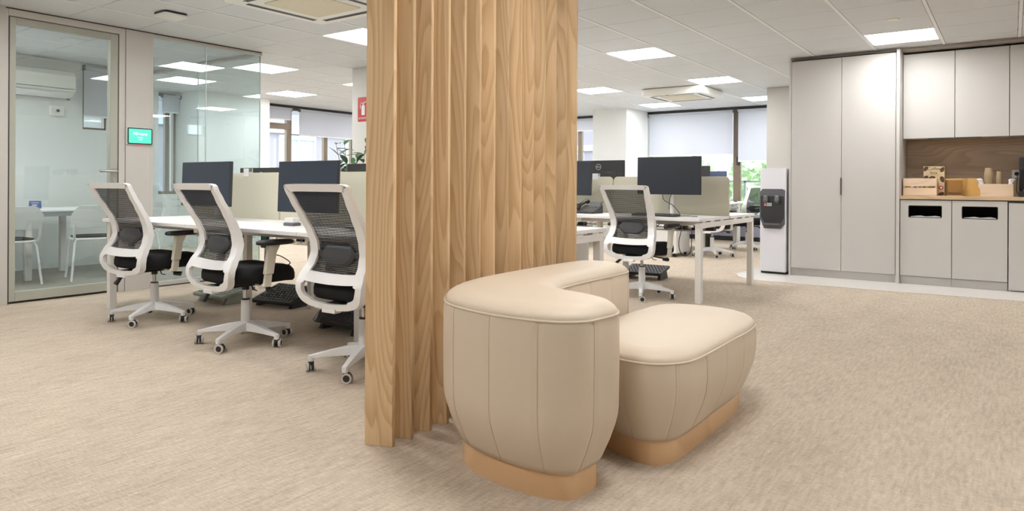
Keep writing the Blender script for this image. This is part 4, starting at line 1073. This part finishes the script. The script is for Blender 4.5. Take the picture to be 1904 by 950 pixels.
# coffee machine at the frame edge
t = thing('coffee_machine', 'black and steel coffee machine cut by the right photo edge', 'coffee machine', (.20, 8.72, ZC))
bx(-.145, .145, -.20, .16, 0, .06).build('base', 'blackpl', t, bevel=.006); bx(-.14, .14, -.04, .16, .06, .40).build('body', 'blackpl', t, bevel=.01)
bx(-.13, .13, -.20, -.04, .27, .39).build('brew_head', 'blackpl', t, bevel=.01); bx(-.10, .10, -.206, -.20, .13, .38).build('front_panel', 'steel', t, bevel=.004)
bx(-.11, .11, -.19, -.05, .06, .07).build('drip_tray', 'steel', t, bevel=.002); MB().cyl(0, -.12, .22, .27, .02).build('spout', 'steel', t)
# ------------------------------------------------ water cooler
t = thing('water_cooler', 'white free-standing water cooler with charcoal dispensing recess', 'water cooler', (-2.275, 8.56, 0), R(-3))
n = 1
def rr_(x, y): return rrect(-x, x, -.0, y, .03)
MB().loft([[(x, y, z) for x, y in rrect(-.148, .148, -.14, .17, .022, 5)] for z in (.03, 1.24)]).build('body', 'cooler', t, bevel=.006)
bx(-.14, .14, -.11, .16, 0, .03).build('base', 'blackpl', t)
o = [(-.147, .96), (-.115, 1.0), (.115, 1.0), (.147, .985), (.147, .59), (.10, .535), (-.095, .535), (-.147, .66)]
MB().slabxz([(x*.99, z) for x, z in o], -.152, -.138).build('dispenser_frame', 'coolermid', t, bevel=.003)
MB().slabxz([(-.135, .915), (.135, .915), (.135, .66), (.095, .60), (-.09, .60), (-.13, .67)], -.156, -.150).build('recess', 'coolerdark', t, bevel=.002)
for x in (-.065, .065):
    tp = MB().loft([[(x-.022, -.157, .915), (x+.022, -.157, .915), (x+.022, -.19, .915), (x-.022, -.19, .915)], [(x-.026, -.157, .87), (x+.026, -.157, .87), (x+.026, -.20, .86), (x-.026, -.20, .86)], [(x-.018, -.157, .835), (x+.018, -.157, .835), (x+.018, -.182, .835), (x-.018, -.182, .835)]]).build('tap', 'coolermid', t, bevel=.003)
    bx(x-.018, x+.018, -.196, -.19, .905, .925).build('tap_label', 'steel', tp)
bx(-.10, .10, -.20, -.152, .575, .60).build('drip_tray', 'coolermid', t, bevel=.004)
bx(-.095, -.065, -.159, -.156, .80, .835).build('red_label', 'red', t, smooth=False); bx(-.063, -.005, -.159, -.156, .80, .835).build('white_label', 'signwhite', t, smooth=False)
mk = MB()
for x in (-.055, -.035, -.018): mk.box(x-.004, x+.004, -.1595, -.159, .806, .828)
mk.build('label_marks', 'blackpl', t, smooth=False)
MB().slabxz([(-.088, .803), (-.072, .803), (-.080, .83)], -.1595, -.159).build('warning_mark', 'signwhite', t, smooth=False)

# ------------------------------------------------ far side bits
t = thing('side_desk', 'small white desk by the far window left of the distant side-on chair', 'desk', (-4.45, 12.55, 0))
bx(-.70, .62, -.38, .38, .72, .745).build('tabletop', 'desk', t, bevel=.002)
for x in (-.64, .56):
    for y in (-.33, .33): bx(x-.025, x+.025, y-.025, y+.025, 0, .72).build('leg', 'deskleg', t, bevel=.002)
t = thing('computer_mouse', 'black mouse on the small white desk by the far window', 'mouse', (-3.98, 12.35, .745))
MB().loft([[(.03*k*cos(a_*pi/8), .055*k*sin(a_*pi/8), z) for a_ in range(16)] for z, k in ((0, 1), (.015, .95), (.03, .6))]).build('body', 'blackpl', t)
t = thing('radiator', 'long blue-grey radiator under the far window', 'radiator', (-4.45, YF-.07, .08))
bx(-1.5, 1.5, -.03, .03, 0, .28).build('panel', 'radiator', t, bevel=.006)
bx(-1.5, 1.5, -.04, .04, -.08, -.01).build('base', 'blackpl', t, bevel=.004)

# ------------------------------------------------ outside
struct('ground_outside', MB().box(-60, 40, -20, 60, -6.1, -6.0), 'pavement', smooth=False)
def building(loc, rz, w_, h, label, cols, rows):
    t = thing('apartment_building', label, 'building', loc, rz)
    bx(0, w_, 0, 6, -6, h).build('wall', 'facade', t, smooth=False)
    b = MB()
    for r_ in range(rows+1): b.box(0, w_, -.12, 0, -3.2+r_*3.0, -2.9+r_*3.0)
    b.build('band', 'facade_white', t, smooth=False)
    for r_ in range(rows):
        for c_ in range(cols):
            x = 1.2+c_*3.0; z = -2.0+r_*3.0
            f = MB().box(x-.08, x+1.5, -.08, .0, z-.1, z).box(x-.08, x+1.5, -.08, 0, z+1.6, z+1.75).box(x-.08, x, -.08, 0, z, z+1.6).box(x+1.42, x+1.5, -.08, 0, z, z+1.6).box(x+.68, x+.74, -.06, 0, z, z+1.6).build('window_frame', 'facade_white', t, smooth=False)
            bx(x, x+1.42, -.03, -.01, z, z+1.6).build('window_pane', 'facade_glass', f, smooth=False)
    return t
building((-21, 8, 0), pi/2, 19, 9, 'pale pinkish apartment building across the street with white window bands', 6, 3)
bb = building((-24, 32, 0), 0, 12, 8, 'pale building beyond the far windows behind the trees', 4, 2)
def tree(loc, h, r, label, seed):
    t = thing('street_tree', label, 'tree', loc, 0, 'leafy trees outside the far windows'); random.seed(seed)
    MB().tube([(0, 0, 0), (.1, .05, h*.4), (.0, .1, h*.7)], [.22, .17, .08], 10).build('trunk', 'bark', t)
    lf = MB()
    for i in range(2600):
        a, b_ = random.uniform(0, 2*pi), math.acos(random.uniform(-1, 1)); q = random.uniform(.45, 1)**.6
        p = Vector((r*q*sin(b_)*cos(a)*(1+.2*sin(3*a)), r*q*sin(b_)*sin(a), h*.72+r*.9*q*cos(b_)))
        u = Vector((random.gauss(0, 1), random.gauss(0, 1), random.gauss(0, 1))).normalized(); v = u.orthogonal().normalized(); s = random.uniform(.09, .2)
        lf.add([(p-u*s).to_tuple(), (p+v*s*.5).to_tuple(), (p+u*s).to_tuple(), (p-v*s*.5).to_tuple()], [(0, 1, 2, 3)])
    lf.build('crown', 'leafpale', t, smooth=False); return t
tree((-9.6, 21.5, -6), 8.5, 2.4, 'leafy tree behind the widest blind, left in the far window', 1)
tree((-4.9, 20.2, -6), 8.8, 2.2, 'leafy tree in the middle of the far window above the divider', 2)
tree((-.3, 22.0, -6), 8.6, 2.2, 'leafy tree right of the bronze window post near the cooler', 4)
t = thing('balcony_railing', 'pale railing outside the far window behind the side-on chair', 'railing', (-4.5, 14.6, .2))
for z in (.0, .45, .9): bx(-2.4, 2.4, -.02, .02, z, z+.04).build('rail', 'facade_white', t, smooth=False)
for k in range(7): bx(-2.4+.79*k, -2.36+.79*k, -.02, .02, -.2, .94).build('post', 'facade_white', t, smooth=False)
struct('ground_balcony', bx(-11, -2, 13.4, 14.9, -.15, 0), 'facade_white')

# ------------------------------------------------ world, sun-less overcast sky
w = bpy.data.worlds.new('sky'); scn.world = w; w.use_nodes = True
nt = w.node_tree; nt.nodes.clear()
bg = nt.nodes.new('ShaderNodeBackground'); wo = nt.nodes.new('ShaderNodeOutputWorld')
sky = nt.nodes.new('ShaderNodeTexSky'); sky.sky_type = 'HOSEK_WILKIE'; sky.turbidity = 8; sky.ground_albedo = .5; sky.sun_direction = Vector((.4, -.5, .75)).normalized()
mx = nt.nodes.new('ShaderNodeMix'); mx.data_type = 'RGBA'; mx.inputs[0].default_value = .25; mx.inputs[6].default_value = (.90, .94, 1.0, 1)
nt.links.new(sky.outputs[0], mx.inputs[7]); nt.links.new(mx.outputs[2], bg.inputs[0]); bg.inputs[1].default_value = 3.0
nt.links.new(bg.outputs[0], wo.inputs[0])

# ------------------------------------------------ camera
f, yaw, roll, cy, cx, hh = 1294.5, .62277, .0049305, 342.47, 952., 1.04
F = Vector((-sin(yaw), cos(yaw), 0)); Rt = Vector((cos(yaw), sin(yaw), 0)); U = Vector((0, 0, 1))
r = Rt*cos(roll)+U*sin(roll); u = -Rt*sin(roll)+U*cos(roll)
cd = bpy.data.cameras.new('camera'); cam = bpy.data.objects.new('camera', cd); C.objects.link(cam)
Mx = Matrix((r, u, -F)).transposed().to_4x4(); Mx.translation = (0, 0, hh); cam.matrix_world = Mx
cd.sensor_width = 36; cd.lens = f/1904*36; cd.shift_y = -(475-cy)/1904; cd.clip_start = .05; cd.clip_end = 200
cd.dof.use_dof = False
scn.camera = cam
scn.view_settings.view_transform = 'Standard'; scn.view_settings.look = 'None'; scn.view_settings.gamma = 1
scn.view_settings.use_curve_mapping = False; scn.view_settings.exposure = .95
scn.cycles.max_bounces = 8; scn.cycles.diffuse_bounces = 5; scn.cycles.glossy_bounces = 4; scn.cycles.transparent_max_bounces = 16
scn.cycles.sample_clamp_indirect = 6
scn.cycles.use_denoising = True
